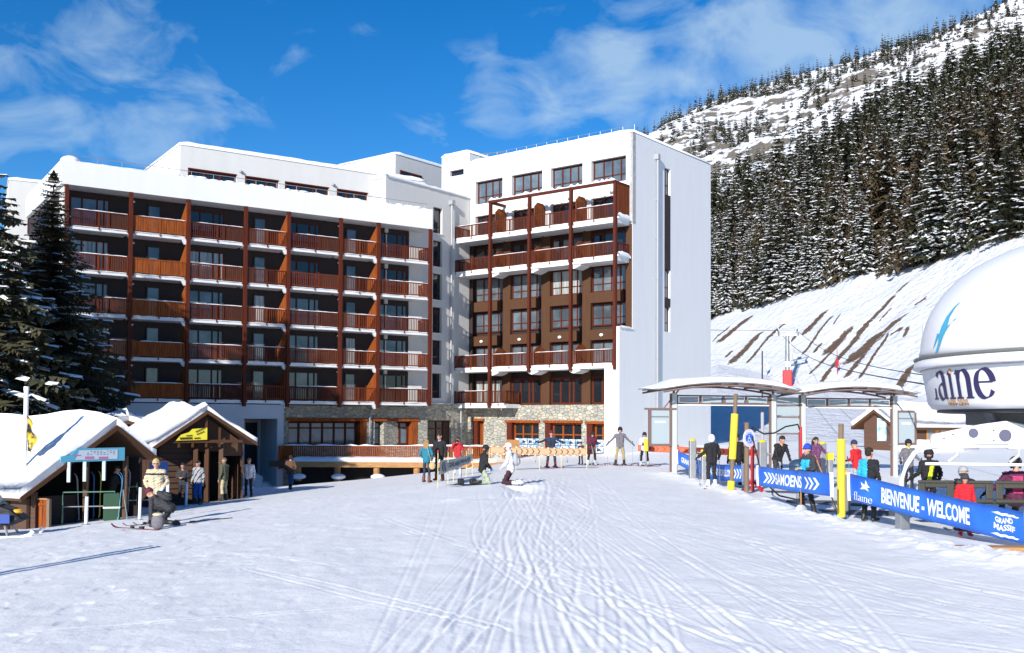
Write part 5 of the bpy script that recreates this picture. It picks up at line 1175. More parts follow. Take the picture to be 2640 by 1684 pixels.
# padded yellow poles and sign
def padded(label,x,y,top,pads,rp,lean=0,rw=.065):
    t=thing('padded_pole',label,'post',(x,y,0),0); w=MB(); w.cyl((0,0,-.3),(lean,0,top),rw,TIMB,n=12); w.build('timber_pole',t)
    for a,b in pads:
        w=MB(); l0=lean*a/top; l1=lean*b/top; w.cyl((l0,0,a),(l1,0,b),rp,YELP,rp*1.0,16)
        for k in range(1,5): z=a+(b-a)*k/5; 
        o=w.build('yellow_padding',t,smooth=False,bevel=.02)
padded('leaning yellow padded timber pole with bare top left of the wheelchair sign',6.95,32.5,3.18,((.02,.42),(1.10,2.55)),.115,lean=.17)
padded('straight timber pole in yellow padding between the SAMOENS and BIENVENUE banners',8.08,25.1,2.27,((-.02,1.90),),.098)
sp=thing('disabled_access_sign','round blue and white wheelchair sign on a weathered timber post','sign',(7.5,32.7,0),radians(38))
w=MB(); w.cyl((0,0,-.3),(.02,0,2.27),.075,TIMB,n=12); w.build('timber_post',sp)
w=MB(); w.cyl((0,-.10,1.77),(0,-.125,1.77),.29,M('sign_lilac',(.72,.62,.72),.4),n=40); w.cyl((0,-.125,1.77),(0,-.13,1.77),.205,SIGNB,n=40); po=w.build('disc',sp)
f=lambda u,v:Vector((u,-.134,1.77+v)); w=MB()
nib(w,arcp(0,0,.26,.26,0,360,40),f,WTXT,nw=0,mn=.008); nib(w,arcp(0,0,.213,.213,0,360,40),f,WTXT,nw=0,mn=.011)
nib(w,arcp(-.015,-.045,.065,.065,100,380,20),f,WTXT,nw=0,mn=.011); nib(w,[(-.03,.055),(-.025,-.005),(.035,-.01),(.06,-.07),(.09,-.06)],f,WTXT,nw=0,mn=.011); nib(w,[(-.028,.03),(.025,.025)],f,WTXT,nw=0,mn=.009)
poly_on(w,arcp(-.03,.085,.02,.02,0,330,10),f,WTXT)
def ring_text(s,r,a0,a1,h,up=1):
    V,Fc,wd=text_mesh(s)
    def g(x,y):
        a=radians(a0+(a1-a0)*x/wd); q=r+(h*y if up>0 else -h*y); return Vector((q*cos(a),-.1345,1.77+q*sin(a)))
    w.add([g(x,y) for x,y in V],Fc,WTXT)
ring_text('PASSAGE',.15,145,35,.045); ring_text('RESERVE',.195,215,325,.045,-1); w.build('wheelchair_symbol',po)
# red stand with a hose
rs=thing('hose_stand','red steel stand with a splayed foot holding a black hose behind the sign post','stand',(8.0,34.0,gz(8,34)),0)
w=MB(); w.cyl((0,0,0),(.0,0,1.75),.06,REDP,n=12); w.build('column',rs); w=MB()
for a in range(4): w.tube([(0,0,.35),(.45*cos(a*1.57+.5),.45*sin(a*1.57+.5),.03)],.04,REDP)
w.build('foot',rs)
rs2=thing('hose_stand','red steel stand holding the far end of the black hose by the middle shelter posts','stand',(10.45,37.0,gz(10.4,37)),0)
w=MB(); w.cyl((.03,0,0),(.0,0,2.15),.05,REDP,n=12); w.build('column',rs2); w=MB()
for a in range(4): w.tube([(0,0,.3),(.35*cos(a*1.57+.5),.35*sin(a*1.57+.5),.03)],.035,REDP)
w.build('foot',rs2)
hs_=thing('black_hose','black hose arching from the wheelchair sign post to the far red stand','hose',(7.6,32.8,0),0)
w=MB(); P=[(0.05,.0,2.0),(.25,.5,2.10),(.55,1.2,2.02),(1.0,2.1,1.88),(1.6,3.0,1.9),(2.2,3.8,2.12),(2.75,4.2,2.2),(2.85,4.2,1.9)]; w.tube(P,.028,BLACK); w.build('hose_run',hs_,smooth=True)
w=MB(); P=[(.05,.0,2.0),(.12,-.2,1.6),(.2,-.6,.9),(.3,-1.2,.35),(.45,-2.0,.08),(.75,-2.8,.03),(1.1,-2.6,.03)]; w.tube(P,.024,BLACK); w.build('trailing_hose',hs_,smooth=True)
# lift gates
def gate(label,x,y,h,r=.12,yellow=False):
    t=thing('lift_gate',label,'gate',(x,y,gz(x,y)),0); w=MB(); w.box(-r,r,-r*1.3,r*1.3,0,h,STEEL); w.build('column',t,bevel=.03)
    w=MB(); w.ell((0,0,h),(r*1.05,r*1.4,.09 if not yellow else .02),YELP,14,6,0,1)
    if yellow: w.box(-.10,.10,-.12,.12,h,h+.24,YELP)
    w.build('yellow_cap',t)
    w=MB(); w.tube([(r,0,h*.72),(r+.55,0,h*.66),(r+.62,0,h*.45)],.022,ZINC); w.build('turning_arm',t)
gate('tall grey lift gate with a yellow cap nearest the shelter\'s first post',6.75,38.2,1.50)
gate('tall grey lift gate with a yellow cap left of the bending man',9.35,38.2,1.52,r=.14)
gate('tall grey lift gate with a yellow cap behind the woman in the checked jacket',11.9,39.2,1.50)
gate('low lift gate with a yellow box between the first gate and the white-hooded skier',6.95,37.0,.98,r=.09,yellow=True)
gate('low lift gate with a yellow box half hidden by the leaning yellow pole',8.1,37.6,.95,r=.09,yellow=True)
gate('low lift gate with a yellow box right of the woman in the checked jacket',11.35,36.5,1.0,r=.09,yellow=True)
gate('slim grey lift gate right of the straight yellow pole',9.0,27.6,1.0,r=.10)
lb=thing('litter_bin','dark blue round litter bin behind the SAMOENS banner','litter bin',(8.45,30.2,gz(8.4,30.2)),0)
w=MB(); w.cyl((0,0,.35),(0,0,1.05),.23,M('bin_blue',(.03,.06,.11),.4),.26,18); w.build('drum',lb); w=MB(); w.ell((0,0,1.05),(.28,.28,.22),M('bin_blue',(.03,.06,.11),.4),18,6,0,1); w.build('lid',lb,smooth=True); w=MB(); w.cyl((0,0,0),(0,0,.36),.05,STEEL); w.build('leg',lb)
# rubber mats on the queue floor
for i,(x,y,a,L_,W_) in enumerate(((9.3,33.8,-.1,1.8,1.0),(9.3,30.2,-.15,2.6,1.3),(9.6,27.0,-.2,2.8,1.6))):
    t=thing('rubber_mat',['grey rubber mat behind the disabled access sign','grey rubber mat behind the SAMOENS banner','grey rubber mat at the lift worker\'s feet'][i],'mat',(x,y,gz(x,y)),a); w=MB(); w.box(-L_/2,L_/2,-W_/2,W_/2,0,.03,M('mat_grey',(.10,.11,.13),.9)); w.build('sheet',t)
# masts and poles
def mast(name,label,x,y,h,r,m,z=None,cat='pole'):
    t=thing(name,label,cat,(x,y,gz(x,y) if z is None else z),0); w=MB(); w.cyl((0,0,-.3),(0,0,h),r,m,r*.8,8); w.build('shaft',t); return t
mt=mast('marker_mast','thin black mast on a grey tube behind the shelter',14.7,60,6.2,.05,BLACK); w=MB(); w.cyl((0,0,-.2),(0,0,2.6),.10,ZINC); w.build('sleeve_tube',mt)
py=thing('lift_pylon','grey chairlift pylon with a red padded foot on the snowy slope','lift pylon',(44.0,163.2,hz(44,163.2)),radians(-15))
w=MB(); w.cyl((0,0,-1),(0,0,8.2),.42,STEEL,.30,14); w.build('column',py); w=MB(); w.box(-.75,.75,-.7,.7,-.5,2.5,REDP); w.build('red_padding',py,bevel=.15)
w=MB(); w.box(-1.75,1.75,-.35,.35,8.0,8.25,STEELL); w.box(-1.75,1.75,-.4,-.34,8.7,8.78,STEELL)
for x in (-1.7,-.85,0,.85,1.7): w.box(x-.04,x+.04,-.4,-.34,8.2,8.75,STEELL)
for x in (-1.3,1.3): w.tube([(x,0,8.2),(x*1.15,0,10.1)],.09,STEELL)
w.box(-1.8,1.8,-.12,.12,10.0,10.2,STEELL); w.box(-.3,.3,-.1,.1,10.2,10.9,STEELL); w.build('gantry',py)
for x in (-1.5,1.5):
    w=MB(); w.tube([(x,-1.6,8.5),(x,1.6,8.7)],.12,STEEL)
    for k in range(6): w.cyl((x-.1,-1.4+k*.56,8.72),(x+.1,-1.4+k*.56,8.72),.2,BLACK,n=10)
    w.build('sheave_train',py)
w=MB(); w.box(.42,.5,-.1,.1,0,8,STEELL)
for k in range(24): w.box(.42,.62,-.12,.12,.6+k*.3,.63+k*.3,STEELL)
w.build('ladder',py)
w=MB(); w.box(-.30,.30,-.48,-.44,3.0,3.9,WTXT); w.build('number_plate',py)
for i,(sxx,e) in enumerate(((-1.5,(13.0,28,3.1)),(1.5,(15.8,28,3.1)))):
    c=thing('lift_cable',['left haul cable between the pylon and the lift station','right haul cable between the pylon and the lift station'][i],'cable',(44,163.2,hz(44,163.2)),0); w=MB()
    a=Vector((sxx,0,8.9)); b=Vector(e)-Vector(c.location); P=[lerp(a,b,k/20)-Vector((0,0,1.6*sin(pi*k/20))) for k in range(21)]; w.tube(P,.03,BLACK,5); w.build('wire',c)
    w=MB(); b=Vector((-30+sxx,130,26)); P=[lerp(a,b,k/12)-Vector((0,0,2*sin(pi*k/12))) for k in range(13)]; w.tube(P,.03,BLACK,5); w.build('wire_uphill',c)
for i,(x,y,h,lab) in enumerate(((54.8,128,3.,'grey lance pole at the foot of the snowy bank left of the dome'),(50.3,158,4,'orange tipped pole on the bare earth streaks of the bank'),(43.6,175,4,'thin marker pole on the bank left of the pylon'),(47.5,172,4,'thin marker pole on the bank right of the pylon'),(60.5,150,4,'thin marker pole high on the bank left of the dome'))):
    t=mast('snow_lance',lab,x,y,h,.06,STEEL if i!=1 else REDP,hz(x,y))
    w=MB(); w.box(-.2,.2,-.2,.2,h*.3,h*.55,REDP if i==1 else STEELL); w.build('control_box',t)
# brown hut on the right
hb2=thing('ticket_hut','brown wooden hut with a thick snow roof and a blue poster, right of the shelter','hut',(29.85,80,gz(30,80)),0)
z0=-.2-hb2.location.z
fw_=Vector((-1.75,1.6,0)); rw_=Vector((5.3,.9,0)); fn_=Vector((0,0,0))
w=MB(); 
def hp_(a,b,z): p=fw_*a+rw_*b; return Vector((p.x,p.y,z0+z))
w.prism([hp_(0,0,-.5),hp_(1,0,-.5),hp_(1,0,2.5),hp_(.5,0,3.35),hp_(0,0,2.5)],rw_,WOODCH); w.build('wall',hb2)
w=MB(); e=.28
for s in (0,1):
    a0=1+e if s else -e; lo=2.5-.45
    w.prism([hp_(.5,-.08,3.45),hp_(a0,-.08,lo),hp_(a0,-.08,lo-.22),hp_(.5,-.08,3.2)],rw_*1.28,WOODBR)
ro=w.build('roof',hb2)
w=MB()
for s in (0,1):
    a0=1+e if s else -e; A_=hp_(.5,-.08,3.45);B_=hp_(.5,1.2,3.45);C_=hp_(a0,1.2,2.05);D_=hp_(a0,-.08,2.05); roof_snow_patch(w,A_,B_,C_,D_,.6,31+s)
w.build('roof_snow',ro,smooth=True)
n1=Vector((fw_.y,-fw_.x,0)).normalized()*-1
w=MB()
def q_(a,z,o): p=fw_*a-rw_.normalized()*o; return Vector((p.x,p.y,z0+z))
w.prism([q_(.22,.95,.03),q_(.52,.95,.03),q_(.52,2.75,.03),q_(.22,2.75,.03)],-rw_.normalized()*.04,M('poster_blue',(.12,.33,.60),.4,col2=(.60,.70,.80),nscale=3,contrast=4)); 
w.prism([q_(.25,2.3,.075),q_(.49,2.3,.075),q_(.49,2.5,.075),q_(.25,2.5,.075)],-rw_.normalized()*.01,WTXT); w.build('poster',hb2)
w=MB(); d_=rw_.normalized(); nn=Vector((d_.y,-d_.x,0))
def r_(b,z,o): p=rw_*b+nn*o; return Vector((p.x,p.y,z0+z))
w.prism([r_(.52,1.05,.02),r_(.98,1.05,.02),r_(.98,2.3,.02),r_(.52,2.3,.02)],nn*.04,WOODN); wo2=w.build('window',hb2)
w=MB()
for a,b,m in ((.55,.64,GLASS),(.66,.72,M('orange_curtain',(.75,.32,.05),.7)),(.74,.84,GLASSC),(.86,.90,M('orange_curtain',(.75,.32,.05),.7)),(.91,.95,GLASSC)): w.prism([r_(a,1.15,.065),r_(b,1.15,.065),r_(b,2.2,.065),r_(a,2.2,.065)],nn*.01,m)
w.build('pane',wo2)
w=MB(); w.prism([r_(.0,-.4,.03),r_(1.0,-.4,.03),r_(1.0,.95,.03),r_(.3,1.1,.03),r_(0,.7,.03)],nn*.9,SNOW); w.build('snow_bank',hb2)
# ---------------------------------------------------------------- lift station dome
CX_,CY_,RA,RB=14.78,24.6,4.62,5.0; ZR=3.88
ls=thing('lift_station_dome','huge white domed lift station cover with dark flaine lettering','lift station',(CX_,CY_,0),0)
GW=M('gloss_white',(.78,.78,.80),.42,coat=.12); 
def ring(r,z,n=96): return [Vector((RA*r*cos(2*pi*i/n),RB*r*sin(2*pi*i/n),z)) for i in range(n)]
def shell(levels,m,name,parent,n=96,capb=True,capt=False):
    w=MB(); vs=[]
    for r,z in levels: vs+=ring(r,z,n)
    fs=[(k*n+i,k*n+(i+1)%n,(k+1)*n+(i+1)%n,(k+1)*n+i) for k in range(len(levels)-1) for i in range(n)]
    if capb: fs.append(tuple(range(n-1,-1,-1)))
    if capt: fs.append(tuple(range((len(levels)-1)*n,len(levels)*n)))
    w.add(vs,fs,m); return w.build(name,parent,smooth=True)
dome=[(.995,ZR+.05)]+[(cos(radians(a))**.80*.985,ZR+.07+2.95*sin(radians(a))**.92) for a in range(3,88,4)]+[(.02,ZR+3.02)]
shell(dome,GW,'dome_shell',ls,capt=True)
shell([(.93,ZR-.02),(1.012,ZR-.02),(1.02,ZR+.02),(1.015,ZR+.055),(.95,ZR+.06)],M('rim_dark',(.16,.16,.15),.5),'dark_seam',ls)
shell([(.93,ZR-.24),(1.012,ZR-.24),(1.022,ZR-.20),(1.012,ZR-.03),(.93,ZR-.03)],GW,'rim_band',ls)
shell([(.93,ZR-.26),(.985,ZR-.275),(.985,ZR-.245),(.93,ZR-.24)],M('rim_grey',(.5,.51,.53),.5),'grey_seam',ls)
HB=[(.885,2.62),(.925,2.65),(.945,2.78),(.975,ZR-.27)]
shell([(.84,2.60)]+HB,GW,'lower_hull',ls)
shell([(.86,2.54),(.90,2.56),(.90,2.62)],M('hull_edge',(.03,.03,.035),.5),'hull_edge',ls)
def hull(ang,z,off=.012):     # point on the lower hull: angle, height
    r=float(np.interp(z,[h[1] for h in HB],[h[0] for h in HB])); return Vector(((RA*r+off)*cos(ang),(RB*r+off)*sin(ang),z))
def hf(a0):   # u metres along the hull from angle a0 (radians), v metres above 2.62
    return lambda u,v,off=.014: hull(a0+u/4.75,2.62+v,off)
INKN=M('navy_ink',(.03,.025,.09),.4)
w=MB(); serif_word(w,'laine',hf(radians(173.5)),0,.25,1.32,INKN,nw=.066); w.build('lettering',ls)
w=MB(); put_text(w,'1600-2500',hf(radians(182.5)),0.,.86,.09,.25,M('ochre_ink',(.50,.27,.12),.5)); w.build('altitude_lettering',ls)
w=MB(); w.ell(hull(radians(186.5),3.52,.0),(.05,.05,.07),M('ochre_ink',(.50,.27,.12),.5),10,6); w.build('letter_dot',ls)
# blue flame emblem on the dome
def domep(ang,h,off=.015):
    zs=[d[1] for d in dome]; rs_=[d[0] for d in dome]; r=float(np.interp(h,zs,rs_)); return Vector(((RA*r+off)*cos(ang),(RB*r+off)*sin(ang),h))
def df(u,v): return domep(radians(179)+u/4.6,ZR+.10+v,.02)
w=MB()
def strip(L_,R_,m=6):
    for k in range(len(L_)-1):
        for j in range(4):
            a=lerp((*L_[k],0),(*R_[k],0),j/4);b=lerp((*L_[k],0),(*R_[k],0),(j+1)/4);c=lerp((*L_[k+1],0),(*R_[k+1],0),(j+1)/4);d=lerp((*L_[k+1],0),(*R_[k+1],0),j/4)
            w.add([df(p.x,p.y) for p in (a,b,c,d)],[(0,1,2,3)],M('emblem_blue',(.06,.38,.58),.35))
strip([(.12,.0),(.17,.25),(.16,.42),(.22,.62),(.34,.85),(.52,1.05),(.72,1.18)],[(.22,.0),(.34,.30),(.46,.50),(.50,.66),(.50,.86),(.60,1.04),(.73,1.18)])
strip([(.46,.50),(.56,.60),(.70,.72),(.90,.80)],[(.50,.62),(.62,.66),(.72,.75),(.90,.80)])
strip([(-.06,.12),(.0,.30),(.06,.48)],[(-.05,.12),(.12,.32),(.17,.46)]); w.build('flame_emblem',ls)
# underside machinery
UG=M('machinery_grey',(.20,.21,.22),.5,.3)
w=MB(); w.prism([(-3.3,-.3,2.58),(.5,-.3,2.58),(.5,-.3,2.0),(-2.4,-.3,2.0),(-2.75,-.3,2.22),(-3.3,-.3,2.25)],(0,1.6,0),UG); w.build('underside_housing',ls,bevel=.03)
w=MB(); w.tube([(-3.62,-.6,2.62),(-3.50,-.6,2.40),(-3.28,-.6,2.24),(-2.95,-.6,2.14),(-2.3,-.6,2.10),(-.5,-.6,2.1)],[.11,.11,.10,.10,.11,.12],UG,10); w.build('support_arm',ls)
w=MB(); w.cyl((1.5,1.5,-.2),(1.5,1.5,2.7),.7,CONC,n=24); w.build('station_column',ls)
w=MB(); w.tube([(-3.42,-.72,2.34),(-3.85,-.8,2.02)],.04,M('damper_blue',(.03,.06,.35),.4)); w.build('damper',ls)
# ---------------------------------------------------------------- chair at the loading point
ch=thing('lift_chair','white framed multi-seat lift chair with riders under the dome','lift chair',(8.93,23.4,0),radians(-4))
w=MB(); w.tube([(.05,0,.35),(-.02,.02,.7),(.0,.02,1.0),(.10,.02,1.35),(.28,.02,1.62),(.52,.02,1.74),(.8,.0,1.77)],.055,WHITEP,10); w.build('side_tube',ch,smooth=True)
w=MB(); w.tube([(.8,0,1.77),(1.7,0,1.77)],.06,WHITEP,10); w.tube([(1.7,0,1.77),(2.35,0,1.77)],.035,WHITEP,10); w.tube([(2.35,0,1.77),(4.6,0,1.77)],.06,WHITEP,10); w.tube([(4.6,0,1.77),(4.85,.02,1.6),(4.95,.02,1.0),(4.9,.0,.35)],.055,WHITEP,10); w.build('top_tube',ch,smooth=True)
w=MB(); w.prism([(.62,-.08,1.84),(1.5,-.08,1.84),(2.6,-.08,1.84),(4.4,-.08,1.84),(4.4,-.08,2.0),(3.2,-.08,2.18),(2.3,-.08,2.36),(1.75,-.08,2.28),(.66,-.08,2.04)],(0,.16,0),WHITEP); w.build('hanger_beam',ch,bevel=.02)
w=MB(); w.cyl((1.55,-.1,2.08),(1.55,-.09,2.08),.11,M('opening_dark',(.10,.10,.16),.6),n=14); w.cyl((2.25,-.1,2.03),(2.25,-.09,2.03),.14,M('opening_dark',(.10,.10,.16),.6),n=14)
for x,z in ((.9,1.95),(1.1,2.05),(2.0,2.14),(2.0,1.92)): w.cyl((x,-.1,z),(x,-.085,z),.018,BLACK,n=8)
w.build('beam_fittings',ch)
w=MB(); w.tube([(.45,-.2,1.38),(4.6,-.2,1.36)],.035,WHITEP,8); w.build('safety_bar',ch)
for x in (.95,2.3,3.6):
    w=MB(); w.tube([(x+.28,-.02,1.72),(x+.24,-.1,1.58),(x,-.18,1.42)],.035,STEELL,8); w.build('bar_link',ch)
OLV=M('seat_back_olive',(.045,.042,.032),.55)
n=5
w=MB(); 
for i in range(n):
    a=.35+i*.86; b=a+.80
    w.box(a,b,-.03,.03,.93,1.0,OLV); w.box(a,b,-.03,.03,.50,.58,OLV); w.box(a,a+.16,-.03,.03,.58,.93,OLV); w.box(b-.16,b,-.03,.03,.58,.93,OLV); w.box(a+.16,b-.16,-.03,.03,.83,.93,OLV)
w.build('seat_backs',ch,bevel=.02)
w=MB(); w.box(.35,4.6,.05,.55,.46,.54,OLV); w.build('seat',ch,bevel=.03)
bp_=thing('ramp_board','wooden edge board of the loading ramp at the right picture edge','board',(8.55,18.15,.02),radians(-3))
w=MB(); w.box(-.7,4,-.35,.0,-.05,.14,WOODN); w.build('plank',bp_,bevel=.01)
gpst=thing('square_post','short grey square steel post under the BIENVENUE banner','post',(8.66,22.7,gz(8.66,22.7)),.3); w=MB(); w.box(-.12,.12,-.10,.10,-.2,.45,STEEL); w.build('column',gpst,bevel=.01); w=MB(); w.box(-.15,.15,-.13,.13,-.05,.02,STEEL); w.build('foot_plate',gpst)
# pale low wall by the hotel entrance and unseen poles added only to cast shadows
wl=thing('snow_dumped_wall','low pale ramp wall beside the hotel entrance recess','wall',(-17.8,66.5,gz(-17.8,66.5)),radians(20)); w=MB(); w.prism([(-.9,0,-1),(1.6,0,-1),(1.6,0,.6),(-.6,0,1.4),(-.9,0,1.4)],(0,.3,0),GREYR); w.build('panel',wl); w=MB(); snow_strip(w,line((-.8,.15,1.4),(1.2,.15,.75),6),.2,.1,SNOW,4,wv=Vector((0,1,0))); w.build('snow_cap',wl,smooth=True)
slim_pole('first unseen pole added outside the left edge to cast a shadow on the snow',-10.5,15.2,3.0,tip=False,r=.10); slim_pole('second unseen pole added outside the left edge to cast a shadow on the snow',-10.25,15.0,3.0,tip=False,r=.10)
# ---------------------------------------------------------------- people
def fab(n,c,c2=None,**k): return M('cloth_'+n,c,.85,col2=c2,nscale=k.pop('nscale',9),bump=.5,bscale=14,**k)
SKIN=M('skin',(.55,.30,.21),.55,col2=(.48,.24,.16),nscale=6)
LIP=M('lips',(.32,.10,.08),.5); EYE=M('eye_dark',(.03,.02,.02),.3)
C_={'black':fab('black',(.012,.012,.015)),'char':fab('charcoal',(.035,.035,.04)),'grey':fab('grey',(.17,.16,.18),(.12,.11,.13),nscale=20),'lgrey':fab('light_grey',(.33,.34,.36)),
 'navy':fab('navy',(.02,.035,.09),(.012,.014,.02),nscale=3,contrast=5),'khaki':fab('khaki',(.33,.26,.12)),'beige':fab('beige',(.50,.42,.26)),'cream':fab('cream',(.52,.44,.30)),'white':fab('white',(.72,.72,.76)),
 'maroon':fab('maroon',(.10,.012,.035)),'dmaroon':fab('dark_maroon',(.045,.012,.02)),'teal':fab('teal',(.01,.16,.24)),'jeans':fab('jeans',(.05,.10,.20)),'djeans':fab('dark_jeans',(.02,.03,.06)),
 'brown':fab('brown',(.11,.055,.03)),'red':fab('red',(.55,.012,.02)),'cyan':fab('cyan',(.02,.38,.75)),'olive':fab('olive',(.09,.10,.06)),'blue':fab('blue',(.02,.12,.45)),'sage':fab('sage',(.35,.40,.30)),
 'plaid':fab('plaid',(.22,.05,.16),(.05,.03,.07),nscale=28,contrast=6),'purple':fab('purple',(.09,.015,.05)),'blond':fab('hair_blond',(.30,.17,.07)),'hair':fab('hair_dark',(.02,.014,.01)),'boot':M('boot_plastic',(.55,.56,.58),.35),
 'bootd':M('boot_dark',(.02,.02,.022),.4),'bootr':M('boot_red',(.45,.02,.03),.35),'boott':M('boot_brown',(.12,.04,.03),.6),'tan':fab('tan',(.45,.33,.15)),'royal':fab('royal_blue',(.015,.05,.40)),'lime':fab('lime',(.60,.70,.03)),'pink':fab('pink',(.45,.04,.14))}
def capsule(V,F_,a,b,ra,rb,n=12):
    a=Vector(a);b=Vector(b); d=b-a
    if d.length<1e-5: d=Vector((0,0,1e-4)); b=a+d
    q=d.to_track_quat('Z','Y'); base=len(V); L=d.length; rings=[]
    for t in (-.999,-.75,-.4,0): rings.append((ra*t,ra*sqrt(max(0,1-t*t))))
    for t in (0,.4,.75,.999): rings.append((L+rb*t,rb*sqrt(max(0,1-t*t))))
    for (z,r) in rings:
        for i in range(n): V.append(a+q@Vector((r*cos(2*pi*i/n),r*sin(2*pi*i/n),z)))
    m=len(rings); F_.extend([(base+k*n+i,base+k*n+(i+1)%n,base+(k+1)*n+(i+1)%n,base+(k+1)*n+i) for k in range(m-1) for i in range(n)])
    F_.append([base+i for i in range(n-1,-1,-1)]); F_.append([base+(m-1)*n+i for i in range(n)])
def person(label,x,y,yaw,top='black',legs='black',boots='bootd',gloves='black',head=None,pose='stand',arms='down',ht=1.75,bulk=1.0,lean=0,z=None,goggles=None,hair=None,hat=None,pack=None,top2=None,twist=0,extra=None,turn=0,slim=False,neckwear=None,female=False):
    s=ht/1.75; V=Vector
    if pose=='stand': hipz=.93; pel=V((0,0,.95)); K=[V((sx*.11,.04,.50)) for sx in (-1,1)]; A=[V((sx*.13,-.02,.09)) for sx in (-1,1)]
    elif pose=='wide': hipz=.91; pel=V((0,0,.93)); K=[V((sx*.16,.07,.49)) for sx in (-1,1)]; A=[V((sx*.20,-.02,.09)) for sx in (-1,1)]
    elif pose=='walk': hipz=.92; pel=V((0,0,.94)); K=[V((-.10,.16,.52)),V((.10,-.02,.49))]; A=[V((-.11,.20,.10)),V((.11,-.28,.12))]
    elif pose=='kneel': hipz=.50; pel=V((0,-.10,.56)); K=[V((sx*.14,.12,.08)) for sx in (-1,1)]; A=[V((sx*.14,-.36,.09)) for sx in (-1,1)]
    elif pose=='sit': hipz=.56; pel=V((0,-.02,.60)); K=[V((sx*.13,.44,.56)) for sx in (-1,1)]; A=[V((sx*.14,.46,.10)) for sx in (-1,1)]
    elif pose=='crouch': hipz=.48; pel=V((0,-.22,.52)); K=[V((-.14,.16,.52)),V((.14,.05,.12))]; A=[V((-.15,.04,.09)),V((.15,-.34,.10))]
    R=Matrix.Rotation(radians(-lean),4,'X'); TW=Matrix.Rotation(radians(twist),4,'Z')
    U=lambda px,py,pz: pel+R@(TW@V((px,py,pz-.95)))
    chest=U(0,.01,1.28); neckb=U(0,.0,1.45); hc=U(0,.03,1.625); HR=R@Matrix.Rotation(radians(turn),4,'Z')
    if lean>20: HR=Matrix.Rotation(radians(-lean*.55),4,'X')@Matrix.Rotation(radians(turn),4,'Z'); hc=neckb+HR@V((0,.03,.175))
    sw=.185 if not female else .165
    S=[U(sx*sw,0,1.40) for sx in (-1,1)]
    AR={'down':[((.25,-.03,1.13),(.27,.06,.88))]*2,'poles':[((.29,-.02,1.16),(.38,.22,1.02))]*2,'wide':[((.40,.02,1.27),(.64,.10,1.20))]*2,'out':[((.36,.0,1.20),(.56,.12,1.02))]*2,
        'front':[((.25,.02,1.15),(.08,.26,1.16))]*2,'camera':[((.27,.14,1.22),(.08,.26,1.52))]*2,'pocket':[((.30,-.06,1.15),(.20,.10,.98))]*2,'mouth':[((.25,-.03,1.13),(.27,.06,.88)),((.27,.12,1.18),(.06,.22,1.46))],
        'reach':[((.24,.18,1.20),(.22,.42,1.05))]*2,'ground':[((.22,.25,1.25),(.18,.48,1.10))]*2,'kneelf':[((.25,.06,1.15),(.12,.25,1.02))]*2}[arms]
    E=[];Hn=[]
    for i,sx in enumerate((-1,1)):
        e,h=AR[i]; E.append(U(sx*e[0],e[1],e[2])); Hn.append(U(sx*h[0],h[1],h[2]))
    caps=[] # (a,b,ra,rb,region)
    k=bulk
    for sx in (-1,1):
        caps.append((U(sx*.06,0,.99),U(sx*.075,.01,1.30),.118*k if not female else .108*k,.128*k,'top'))
        caps.append((U(sx*.055,0,.90),U(sx*.06,0,1.0),.125*k,.12*k,'top'))
        caps.append((pel+V((sx*.07,0,-.04)),pel+V((sx*.05,0,.03)),.105,.11,'legs'))
    caps.append((S[0],S[1],.078*k,.078*k,'top')); caps.append((U(-.1,-.02,1.38),U(.1,-.02,1.38),.10*k,.10*k,'top'))
    caps.append((neckb-V((0,0,.02)),hc-HR@V((0,.03,.04)),.062,.055,'neck'))
    H_=lambda a,b,c:hc+HR@V((a,b,c))
    caps+=[(H_(0,-.015,.035),H_(0,.0,.04),.095,.09,'head'),(H_(0,.018,-.045),H_(0,.022,.0),.065,.078,'head'),(H_(0,.06,-.09),H_(0,.05,-.07),.032,.045,'head'),(H_(0,.105,-.025),H_(0,.098,.015),.013,.010,'head'),
           (H_(-.083,-.005,-.02),H_(-.086,-.005,.02),.018,.016,'head'),(H_(.083,-.005,-.02),H_(.086,-.005,.02),.018,.016,'head')]
    for i,sx in enumerate((-1,1)):
        caps.append((S[i],E[i],.066*k,.052*k,'top')); caps.append((E[i],Hn[i],.053*k,.042*k,'top'))
        d=(Hn[i]-E[i]).normalized(); side=d.cross(V((0,0,1)));side=(side if side.length>.2 else V((0,1,0))).normalized(); nrm=side.cross(d).normalized()
        if sx>0: pass
        w0=Hn[i]; 
        for o in (-.026,.0,.026): caps.append((w0+d*.02+side*o*.7,w0+d*.085+side*o,.020,.019,'glove'))
        for f,(o,L) in enumerate(((-.034,.060),(-.012,.072),(.012,.068),(.034,.052))):
            b0=w0+d*.095+side*o; m1=b0+d*L*.5-nrm*.012; m2=m1+d*L*.28-nrm*.032
            caps.append((b0,m1,.0115,.0105,'glove')); caps.append((m1,m2,.0105,.009,'glove'))
        th=w0+d*.03+side*(-.03*sx); caps.append((th,th+d*.045-side*.035*sx-nrm*.02,.014,.011,'glove'))
        hip=pel+V((sx*.09,0,hipz-pel.z)); r1=.088 if not slim else .075
        caps.append((hip,K[i],r1*k**.5,.066,'legs')); caps.append((K[i],A[i],.066 if not slim else .052,.060 if not slim else .045,'legs'))
        if pose in('kneel',) or (pose=='crouch' and i==1): toe=A[i]+V((0,-.10,-.02)); heel=A[i]+V((0,0,.04))
        else: toe=A[i]+V((sx*.02,.17,-.045)); heel=A[i]+V((0,-.035,-.04))
        caps.append((heel,toe,.052,.045,'boot')); caps.append((A[i]-V((0,0,.01)),A[i]+(K[i]-A[i]).normalized()*.17,.064,.066,'boot'))
    Vs=[];Fs=[]
    for c in caps: capsule(Vs,Fs,c[0],c[1],c[2],c[3])
